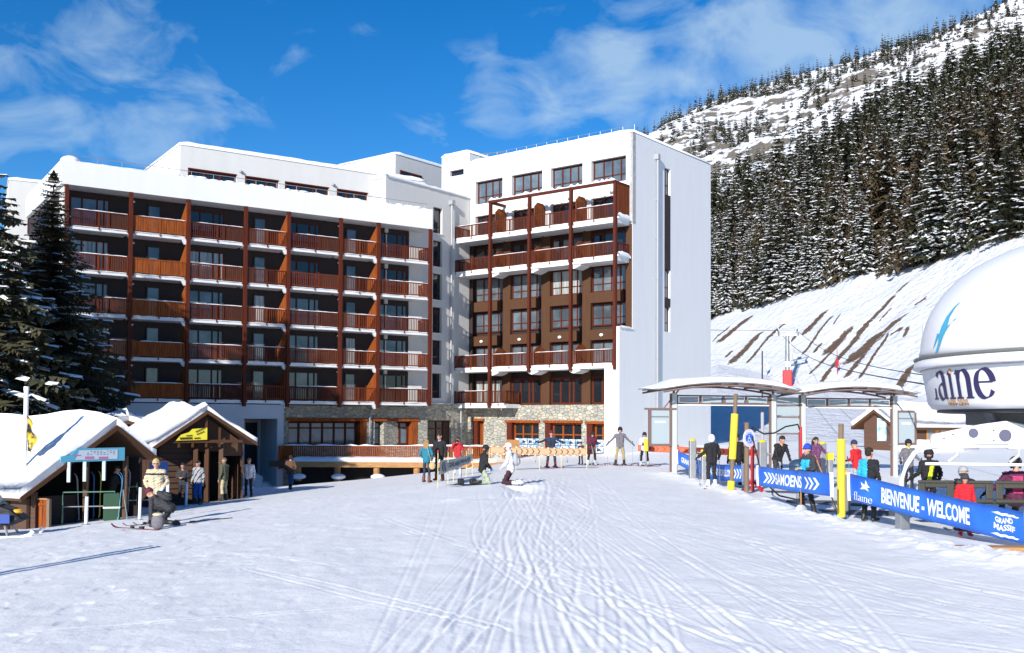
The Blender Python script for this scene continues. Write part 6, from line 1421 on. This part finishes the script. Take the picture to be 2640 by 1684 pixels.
    me=bpy.data.meshes.new('tmp'); me.from_pydata([tuple(v*s) for v in Vs],[],[list(f) for f in Fs]); me.update()
    o=bpy.data.objects.new('tmp',me); COL.objects.link(o); rm=o.modifiers.new('r','REMESH'); rm.mode='VOXEL'; rm.voxel_size=.0125; sm_=o.modifiers.new('s','SMOOTH'); sm_.iterations=3; sm_.factor=.5
    dg=bpy.context.evaluated_depsgraph_get(); m2=bpy.data.meshes.new_from_object(o.evaluated_get(dg)); bpy.data.objects.remove(o); bpy.data.meshes.remove(me)
    n=len(m2.vertices); co=np.empty(n*3,np.float32); m2.vertices.foreach_get('co',co); co=co.reshape(-1,3)/s
    best=np.full(n,9.); reg=np.zeros(n,int); names=['top','legs','boot','glove','head','neck','top2','eye','lip']
    for c in caps:
        a=np.array(c[0]);b=np.array(c[1]); ab=b-a; t=np.clip(((co-a)@ab)/max(1e-9,ab@ab),0,1); dist=np.linalg.norm(co-a-t[:,None]*ab,axis=1)-(c[2]+(c[3]-c[2])*t)
        m_=dist<best; best=np.where(m_,dist,best); reg=np.where(m_,names.index(c[4]),reg)
    # folds in the cloth
    nn=np.empty(n*3,np.float32); m2.vertices.foreach_get('normal',nn); nn=nn.reshape(-1,3)
    cl=(reg<2); amp=.010*np.sin(co[:,2]*46+co[:,0]*21+x*3)*np.sin(co[:,1]*33+co[:,2]*17+y)+.006*np.sin(co[:,2]*90+co[:,0]*60)
    co2=(co+nn*(amp*cl)[:,None])*s; m2.vertices.foreach_set('co',co2.astype(np.float32).ravel())
    hcn=np.array(hc); HRi=np.array(HR.to_3x3().transposed()); hl=(co-hcn)@HRi.T
    if top2: reg=np.where((reg==0)&(top2(co)),6,reg)
    hd=reg==4; f_=hd&(hl[:,1]>.05)
    reg=np.where(f_&(abs(abs(hl[:,0])-.034)<.015)&(abs(hl[:,2]-.018)<.009),7,reg); reg=np.where(f_&(abs(hl[:,0])<.026)&(abs(hl[:,2]+.062)<.007),8,reg)
    lv=np.empty(len(m2.polygons)*4,np.int32) ; 
    ls=np.empty(len(m2.polygons),np.int32); m2.polygons.foreach_get('loop_start',ls); vi=np.empty(len(m2.loops),np.int32); m2.loops.foreach_get('vertex_index',vi)
    pm=reg[vi[ls]]
    t2=extra.get('top2m') if extra else None
    ml=[C_[top],C_[legs],C_[boots],C_[gloves] if gloves!='skin' else SKIN,SKIN,C_[neckwear] if neckwear else (SKIN if not goggles else C_[top]),C_[t2] if t2 else C_[top],EYE,LIP]
    m2.materials.clear()
    for m_ in ml: m2.materials.append(m_)
    m2.polygons.foreach_set('material_index',pm.astype(np.int32)); m2.polygons.foreach_set('use_smooth',[True]*len(pm)); m2.update()
    zz=gz(x,y) if z is None else z
    root=thing('person',label,'person',(x,y,zz+(.02)),radians(yaw)); m2.name='body'
    b=bpy.data.objects.new('body',m2); COL.objects.link(b); b.parent=root
    def child(name,fn_,sm=True):
        w=MB(); fn_(w); w.v=[v*s for v in w.v]; return w.build(name,root,smooth=sm)
    def HT(): return HR.to_3x3()
    if hat in('helmet','beanie'):
        hm=C_[head]; r=(.118,.13,.125) if hat=='helmet' else (.104,.112,.125)
        def g(w):
            w.ell(H_(0,-.012,.045 if hat=='helmet' else .04),r,hm,20,10,-.15,1,T=HT())
            if hat=='helmet':
                for sx in(-1,1): w.ell(H_(sx*.085,-.015,-.02),(.03,.055,.07),hm,10,6,T=HT())
            else: w.ell(H_(0,-.005,.035),(.110,.118,.03),hm,20,6,T=HT())
        child(hat,g)
    if hat=='cap':
        def g(w): w.ell(H_(0,-.01,.05),(.102,.108,.085),C_[head],18,8,0,1,T=HT()); w.ell(H_(0,.11,.055),(.07,.07,.012),C_[head],12,4,T=HT())
        child('cap',g)
    if hat=='hood':
        def g(w): w.ell(H_(0,-.035,.015),(.112,.115,.145),C_[head],18,10,T=HT())
        child('hood',g)
    if hair:
        def g(w):
            w.ell(H_(0,-.02,.045),(.102,.108,.095),C_[hair],16,8,-.1,1,T=HT()); w.ell(H_(0,-.065,.0),(.085,.055,.09),C_[hair],12,8,T=HT())
            if female:
                for q in (-.07,-.02,.03,.08): w.tube([H_(q,-.07,.05),H_(q*1.15,-.10,-.08),H_(q*1.1,-.11,-.22),H_(q*.9,-.10,-.30)],[.035,.045,.035,.01],C_[hair],8)
        child('hair',g)
    if goggles=='goggles':
        def g(w): w.ell(H_(0,.075,.022),(.075,.042,.036),M('goggle_lens',(.02,.02,.03),.1,coat=.5),14,6,T=HT()); w.ell(H_(0,-.0,.022),(.124 if hat=='helmet' else .112,.13,.016),C_['black'],20,4,T=HT())
        child('goggles',g)
    if goggles=='sunglasses':
        def g(w):
            for sx in (-1,1): w.ell(H_(sx*.034,.092,.018),(.030,.014,.020),M('goggle_lens',(.02,.02,.03),.1,coat=.5),12,6,T=HT()); w.tube([H_(sx*.055,.085,.022),H_(sx*.09,0,.02)],.005,C_['black'],5)
            w.tube([H_(-.02,.098,.022),H_(.02,.098,.022)],.005,C_['black'],5)
        child('sunglasses',g)
    if pack:
        def g(w): w.ell(U(0,-.20,1.22),(.15,.10,.23),C_[pack],14,10,T=R.to_3x3()); w.ell(U(0,-.29,1.15),(.10,.05,.12),C_[pack],10,6,T=R.to_3x3())
        po=child('backpack',g)
        def g(w):
            for sx in(-1,1): w.tube([U(sx*.11,-.14,1.40),U(sx*.12,.0,1.47),U(sx*.13,.13,1.36),U(sx*.13,.12,1.15),U(sx*.12,-.10,1.05)],.016,C_['char'],6)
        g2=child('shoulder_straps',g)
    if arms=='camera':
        def g(w): w.box(-.07,.07,-.04,.05,-.045,.05,C_['black'],Matrix.Translation(U(0,.30,1.60))); w.cyl(U(0,.34,1.60),U(0,.42,1.60),.035,C_['black'],n=12)
        cm_=child('camera',g,False)
    Rz=Matrix.Translation(root.location)@Matrix.Rotation(radians(yaw),4,'Z')@Matrix.Scale(s,4)
    return root,[Rz@h for h in Hn],[Rz@a for a in A],Rz
def ski_pair(foot,yaw,labs,m=SK2,dz=.0,L=1.6):
    for a,lb in zip(foot,labs):
        o=ski_obj('ski',lb,m,L=L); o.location=(a.x,a.y,gz(a.x,a.y)+.015+dz); o.rotation_euler=(0,0,radians(yaw)+pi/2)
def ski_poles(hands,dirs,labs,m=None,L=1.15):
    for h,d,lb in zip(hands,dirs,labs):
        if lb is None: continue
        o=thing('ski_pole',lb,'ski pole',tuple(h),0); d=Vector(d).normalized(); w=MB(); w.cyl(-d*.10,d*(L-.1),.009,m or STEEL,n=8); w.build('shaft',o)
        w=MB(); w.cyl(-d*.12,d*.04,.018,BLACK,n=8); w.build('grip',o); w=MB(); w.cyl(d*(L-.20),d*(L-.19),.035,BLACK,n=10); w.build('basket',o)
# centre group
person('woman in a teal jacket and dark jeans with her back turned beside the tall man',-3.25,39.1,-25,'teal','djeans','boott','skin',hair='blond',female=True,arms='pocket',ht=1.63,slim=True,bulk=.95)
bg_=thing('shoulder_bag','tan leather bag hanging at the hip of the woman in teal','bag',(-3.02,38.95,.55),0); w=MB(); w.ell((0,0,0),(.13,.07,.15),C_['tan'],12,8); w.build('pouch',bg_,smooth=True); w=MB(); w.tube([(-.02,-.03,.12),(-.12,-.12,.45),(-.20,-.06,.72)],.010,C_['tan'],6); w.build('strap',bg_)
person('tall dark-haired man in a black coat and sunglasses beside the woman in teal',-2.82,40.0,160,'black','djeans','boott','skin',hair='hair',goggles='sunglasses',arms='down',ht=1.86,neckwear='lgrey',slim=True)
person('person in a red patterned jacket holding a camera to the face behind the pale net',-2.49,47.1,175,'red','lgrey','boot','black',hair='hair',arms='camera',ht=1.74,top2=lambda c:(np.sin(c[:,0]*55)*np.sin(c[:,2]*48)>.35),extra={'top2m':'char'})
r,h,a,_=person('kneeling snowboarder in a black jacket, pale green trousers and black helmet',-.92,35.45,-70,'black','sage','bootd','blue',hat='helmet',head='black',goggles='goggles',pose='kneel',arms='kneelf',ht=1.72,lean=8)
sb=thing('snowboard','black snowboard lying behind the kneeling snowboarder','snowboard',(-1.55,35.2,gz(-1.55,35.2)+.04),radians(20)); w=MB(); w.ell((0,0,0),(.75,.14,.02),C_['black'],20,4); w.build('deck',sb,smooth=True); w=MB(); w.box(-.3,-.1,-.1,.1,.02,.20,BLACK); w.build('binding',sb,bevel=.03); w=MB(); w.box(.12,.32,-.1,.1,.02,.20,BLACK); w.build('binding',sb,bevel=.03)
r,h,a,_=person('kneeling skier in a white jacket and white helmet with a pale backpack',-.12,34.75,75,'white','dmaroon','boot','white',hat='helmet',head='white',goggles='goggles',pose='kneel',arms='kneelf',ht=1.80,pack='lgrey',lean=6)
r,h,a,_=person('skier in a navy jacket and red cap holding both arms out behind the arrow net',1.92,49.6,180,'navy','char','bootr','cyan',hat='beanie',head='maroon',pose='wide',arms='wide',ht=1.80)
ski_pair(a,205,['left ski of the skier with outstretched arms','right ski of the skier with outstretched arms'])
ski_poles(h,[(.15,.3,-1),(-.1,.3,-1)],['left pole of the skier with outstretched arms','right pole of the skier with outstretched arms'])
r,h,a,_=person('skier in a maroon jacket and black helmet at the end of the arrow net',4.02,51.5,190,'maroon','black','boot','black',hat='helmet',head='black',goggles='goggles',arms='front',ht=1.70,lean=14,pose='wide')
ski_pair(a,215,['left ski of the skier in maroon','right ski of the skier in maroon'])
ski_poles(h,[(-.12,-.1,-1),(.15,-.1,-1)],['left pole of the skier in maroon','right pole of the skier in maroon'])
person('small child in dark ski clothes half hidden behind the skier in maroon',3.60,53.2,150,'char','black','bootd','black',hat='helmet',head='char',arms='down',ht=1.15)
r,h,a,_=person('tall skier in a grey jacket, khaki trousers and black helmet before the white pier',5.33,50.4,180,'grey','khaki','bootd','black',hat='helmet',head='black',goggles='goggles',pose='wide',arms='out',ht=1.88)
ski_pair(a,200,['left ski of the tall skier in grey','right ski of the tall skier in grey'])
ski_poles(h,[(.02,.0,-1),(-.02,.05,-1)],['left pole of the tall skier in grey','right pole of the tall skier in grey'],L=1.22)
r,h,a,_=person('skier in a white jacket, black trousers and black helmet beside the yellow pad',6.40,49.3,165,'white','black','boot','black',hat='helmet',head='black',goggles='goggles',arms='front',ht=1.62,pose='wide')
ski_pair(a,215,['left ski of the skier in the white jacket','right ski of the skier in the white jacket'])
ski_poles(h,[(.05,-.1,-1),(-.25,-.1,-1)],['left pole of the skier in the white jacket','right pole of the skier in the white jacket'])
yp=thing('net_post','net post with a bright yellow pad in front of the skier in white','post',(6.40,48.7,gz(6.4,48.7)),0); w=MB(); w.cyl((0,0,0),(0,0,1.3),.03,STEEL); w.build('shaft',yp); w=MB(); w.cyl((0,0,.75),(0,0,1.35),.11,YELP,n=14); w.build('pad',yp,bevel=.01)
# lift queue
r,h,a,_=person('skier in black with a white hood seen from behind, left of the leaning yellow pole',6.78,34.7,15,'black','black','boot','black',hat='hood',head='white',goggles='goggles',arms='poles',ht=1.78,bulk=1.1)
ski_pair(a,-20,['left ski of the skier with the white hood','right ski of the skier with the white hood'])
ski_poles(h,[(.1,.2,-1),(.05,.1,-1)],['left pole of the skier with the white hood','right pole of the skier with the white hood'])
person('person in a long black jacket half hidden behind the disabled access sign',7.95,36.2,10,'black','black','bootd','black',hat='beanie',head='black',arms='down',ht=1.82,bulk=1.12)
r,h,a,_=person('dark-haired man in black bending over his ski poles above the SAMOENS banner',9.45,36.4,200,'black','char','bootd','lgrey',hair='hair',arms='reach',ht=1.85,lean=26)
ski_poles(h,[(-.1,-.2,-1),(.12,-.1,-1)],['left pole of the bending man in black','right pole of the bending man in black'])
r,h,a,_=person('woman with long dark hair and sunglasses in a purple checked jacket',11.05,37.2,185,'plaid','djeans','bootd','black',hair='hair',female=True,goggles='sunglasses',arms='out',ht=1.76,neckwear='grey')
ski_poles(h,[(.02,.0,-1),(-.02,.0,-1)],[None,'pole of the woman in the checked jacket'])
cy=lambda c:(np.abs(c[:,0])<.15)&(c[:,2]<1.36)
r,h,a,_=person('lift worker in a royal blue beanie and cyan and black jacket behind the SAMOENS banner',7.62,26.3,115,'char','black','bootd','tan',hat='beanie',head='royal',goggles='sunglasses',arms='front',ht=1.80,top2=cy,extra={'top2m':'cyan'},pose='wide')
for lb,p,q in (('wooden handled shovel held by the lift worker, left of his chest',(7.40,26.2,1.05),(7.35,26.0,-.05)),('long wooden broom handle leaning from the lift worker\'s shoulder',(7.75,26.15,1.45),(8.15,25.4,-.08))):
    o=thing('shovel' if 'shovel' in lb else 'broom',lb,'tool',q,0); w=MB(); d=Vector(p)-Vector(q); w.cyl((0,0,0),d,.017,WOODN,n=8); w.build('handle',o); w=MB(); 
    if 'shovel' in lb: w.ell((0,0,.10),(.16,.05,.17),M('shovel_grey',(.5,.52,.55),.4,.5),12,6)
    else: w.box(-.16,.16,-.04,.04,-.02,.10,M('broom_blue',(.15,.35,.65),.7))
    w.build('blade' if 'shovel' in lb else 'brush',o)
r,h,a,_=person('skier in a red jacket and navy beanie facing away beside the straight yellow pole',11.15,33.0,40,'red','lgrey','bootd','black',hat='beanie',head='navy',arms='front',ht=1.78,lean=8)
ski_poles(h,[(.1,-.25,-1),(.0,0,-1)],['pole under the arm of the skier in red',None])
person('short-haired man in a bright blue and black jacket behind the BIENVENUE banner',8.62,24.7,-50,'cyan','black','bootd','skin',hair='hair',arms='down',ht=1.76,top2=lambda c:(c[:,0]>.02),extra={'top2m':'black'})
r,h,a,_=person('skier in a grey jacket and black helmet beneath the right information panel',13.95,36.0,185,'grey','black','bootd','black',hat='helmet',head='black',goggles='goggles',arms='poles',ht=1.76,neckwear='lime')
ski_poles(h,[(.02,.0,-1),(.02,.1,-1)],['left pole of the skier below the information panel','right pole of the skier below the information panel'])
r,h,a,_=person('rider in a black jacket with a lime yellow back print standing behind the chair',10.32,25.3,5,'black','black','bootd','black',hat='helmet',head='black',goggles='goggles',arms='poles',ht=1.72,bulk=1.12,top2=lambda c:(abs(c[:,0]+.01-.25*(c[:,2]-1.2))<.06)&(c[:,2]>1.0)&(c[:,2]<1.36)&(c[:,1]<0),extra={'top2m':'lime'})
ski_poles(h,[(-.1,.0,-1),(.0,0,-1)],['pole of the rider with the lime yellow print',None])
person('rider in dark clothes and a grey helmet sitting on the lift chair',10.48,23.6,0,'black','black','bootd','black',hat='helmet',head='lgrey',pose='sit',arms='reach',ht=1.66,z=-.05,lean=14)
person('large rider in a dark purple jacket sitting at the right end of the lift chair',11.62,23.6,-8,'purple','black','bootd','black',hat='helmet',head='char',pose='sit',arms='out',ht=1.98,z=-.10,bulk=1.15,top2=lambda c:(abs(c[:,0])<.10)&((abs(c[:,2]-1.0)<.05)|(abs(c[:,2]-.75)<.05))&(c[:,1]<0),extra={'top2m':'pink'})
r,h,a,_=person('child in a red top and dark helmet with red boots standing behind the blue banner',9.27,20.95,172,'red','char','bootr','black',hat='helmet',head='char',goggles='goggles',arms='down',ht=1.25)
ski_pair([Vector((a[0].x,a[0].y-.15,0)),Vector((a[1].x,a[1].y-.15,0))],200,['left short ski of the child in red','right short ski of the child in red'],dz=.10,L=1.15)
# left side
r,h,a,_=person('man in a cream jacket with a black stripe, tan hood and sunglasses',-9.84,28.35,190,'cream','char','bootd','white',hat='beanie',head='tan',goggles='sunglasses',arms='pocket',ht=1.76,bulk=1.12,top2=lambda c:((c[:,2]>1.335)&(c[:,2]<1.375)),extra={'top2m':'black'})
ski_pair([Vector((v.x,v.y-.1,0)) for v in a],150,['left ski of the man in beige','right ski of the man in beige'])
marker('white post just left of the man in beige',-11.25,31.0,.98,.045); marker('white post just right of the man in beige',-10.42,31.0,1.05,.045)
r,h,a,_=person('dark clothed skier in a reddish hat crouching in front of the man in cream',-9.12,26.7,78,'char','black','bootd','brown',hat='beanie',head='maroon',pose='crouch',arms='ground',ht=1.72,lean=62,pack='char')
o=ski_obj('ski','dark ski lying on the snow beneath the crouching skier',SK2); o.location=(-9.6,26.3,gz(-9.6,26.3)+.03); o.rotation_euler=(0,0,radians(155))
o=thing('backpack','grey backpack with a cream top standing on the snow beside the crouching skier','backpack',(-9.0,26.1,gz(-9,26.1)),0); w=MB(); w.ell((0,0,.20),(.17,.13,.22),C_['grey'],14,8); w.build('bag',o,smooth=True); w=MB(); w.ell((0,-.01,.38),(.14,.11,.05),C_['cream'],12,6); w.build('flap',o,smooth=True)
o=thing('ski_pole','ski pole lying on the snow right of the crouching skier','ski pole',(-8.2,27.4,gz(-8.2,27.4)+.04),0); w=MB(); w.cyl((-.3,-.3,0),(.55,.7,.02),.012,BLACK); w.build('shaft',o); w=MB(); w.cyl((-.3,-.3,0),(-.2,-.18,0),.03,BLACK); w.build('grip',o)
person('man in an olive cap, dark green jacket and beige trousers at the chalet corner',-12.0,42.8,70,'olive','beige','bootd','skin',hat='cap',head='olive',goggles='sunglasses',arms='mouth',ht=1.78)
person('person in a pale grey jacket and blue trousers in front of the chalet door',-12.30,40.2,160,'lgrey','blue','bootd','skin',hat='cap',head='black',arms='down',ht=1.72,top2=lambda c:(np.sin(c[:,0]*30+c[:,2]*22)>.75)&(c[:,1]>0),extra={'top2m':'black'})
person('man in a brown jacket and blue jeans walking away towards the terrace',-11.18,51.8,-8,'brown','jeans','bootd','skin',hair='hair',arms='pocket',ht=1.75,pose='walk',bulk=1.1)
person('dark clothed person leaning on the counter inside the open hut',-13.1,33.6,-60,'black','black','bootd','skin',hair='hair',arms='reach',ht=1.72,lean=10)
person('dark clothed person in the shade left of the chalet door posts',-13.35,41.6,185,'char','black','bootd','skin',hair='hair',arms='front',ht=1.70)
person('person in a white top standing in the lit chalet doorway',-11.6,45.2,175,'white','black','bootd','skin',hair='blond',arms='down',ht=1.7)
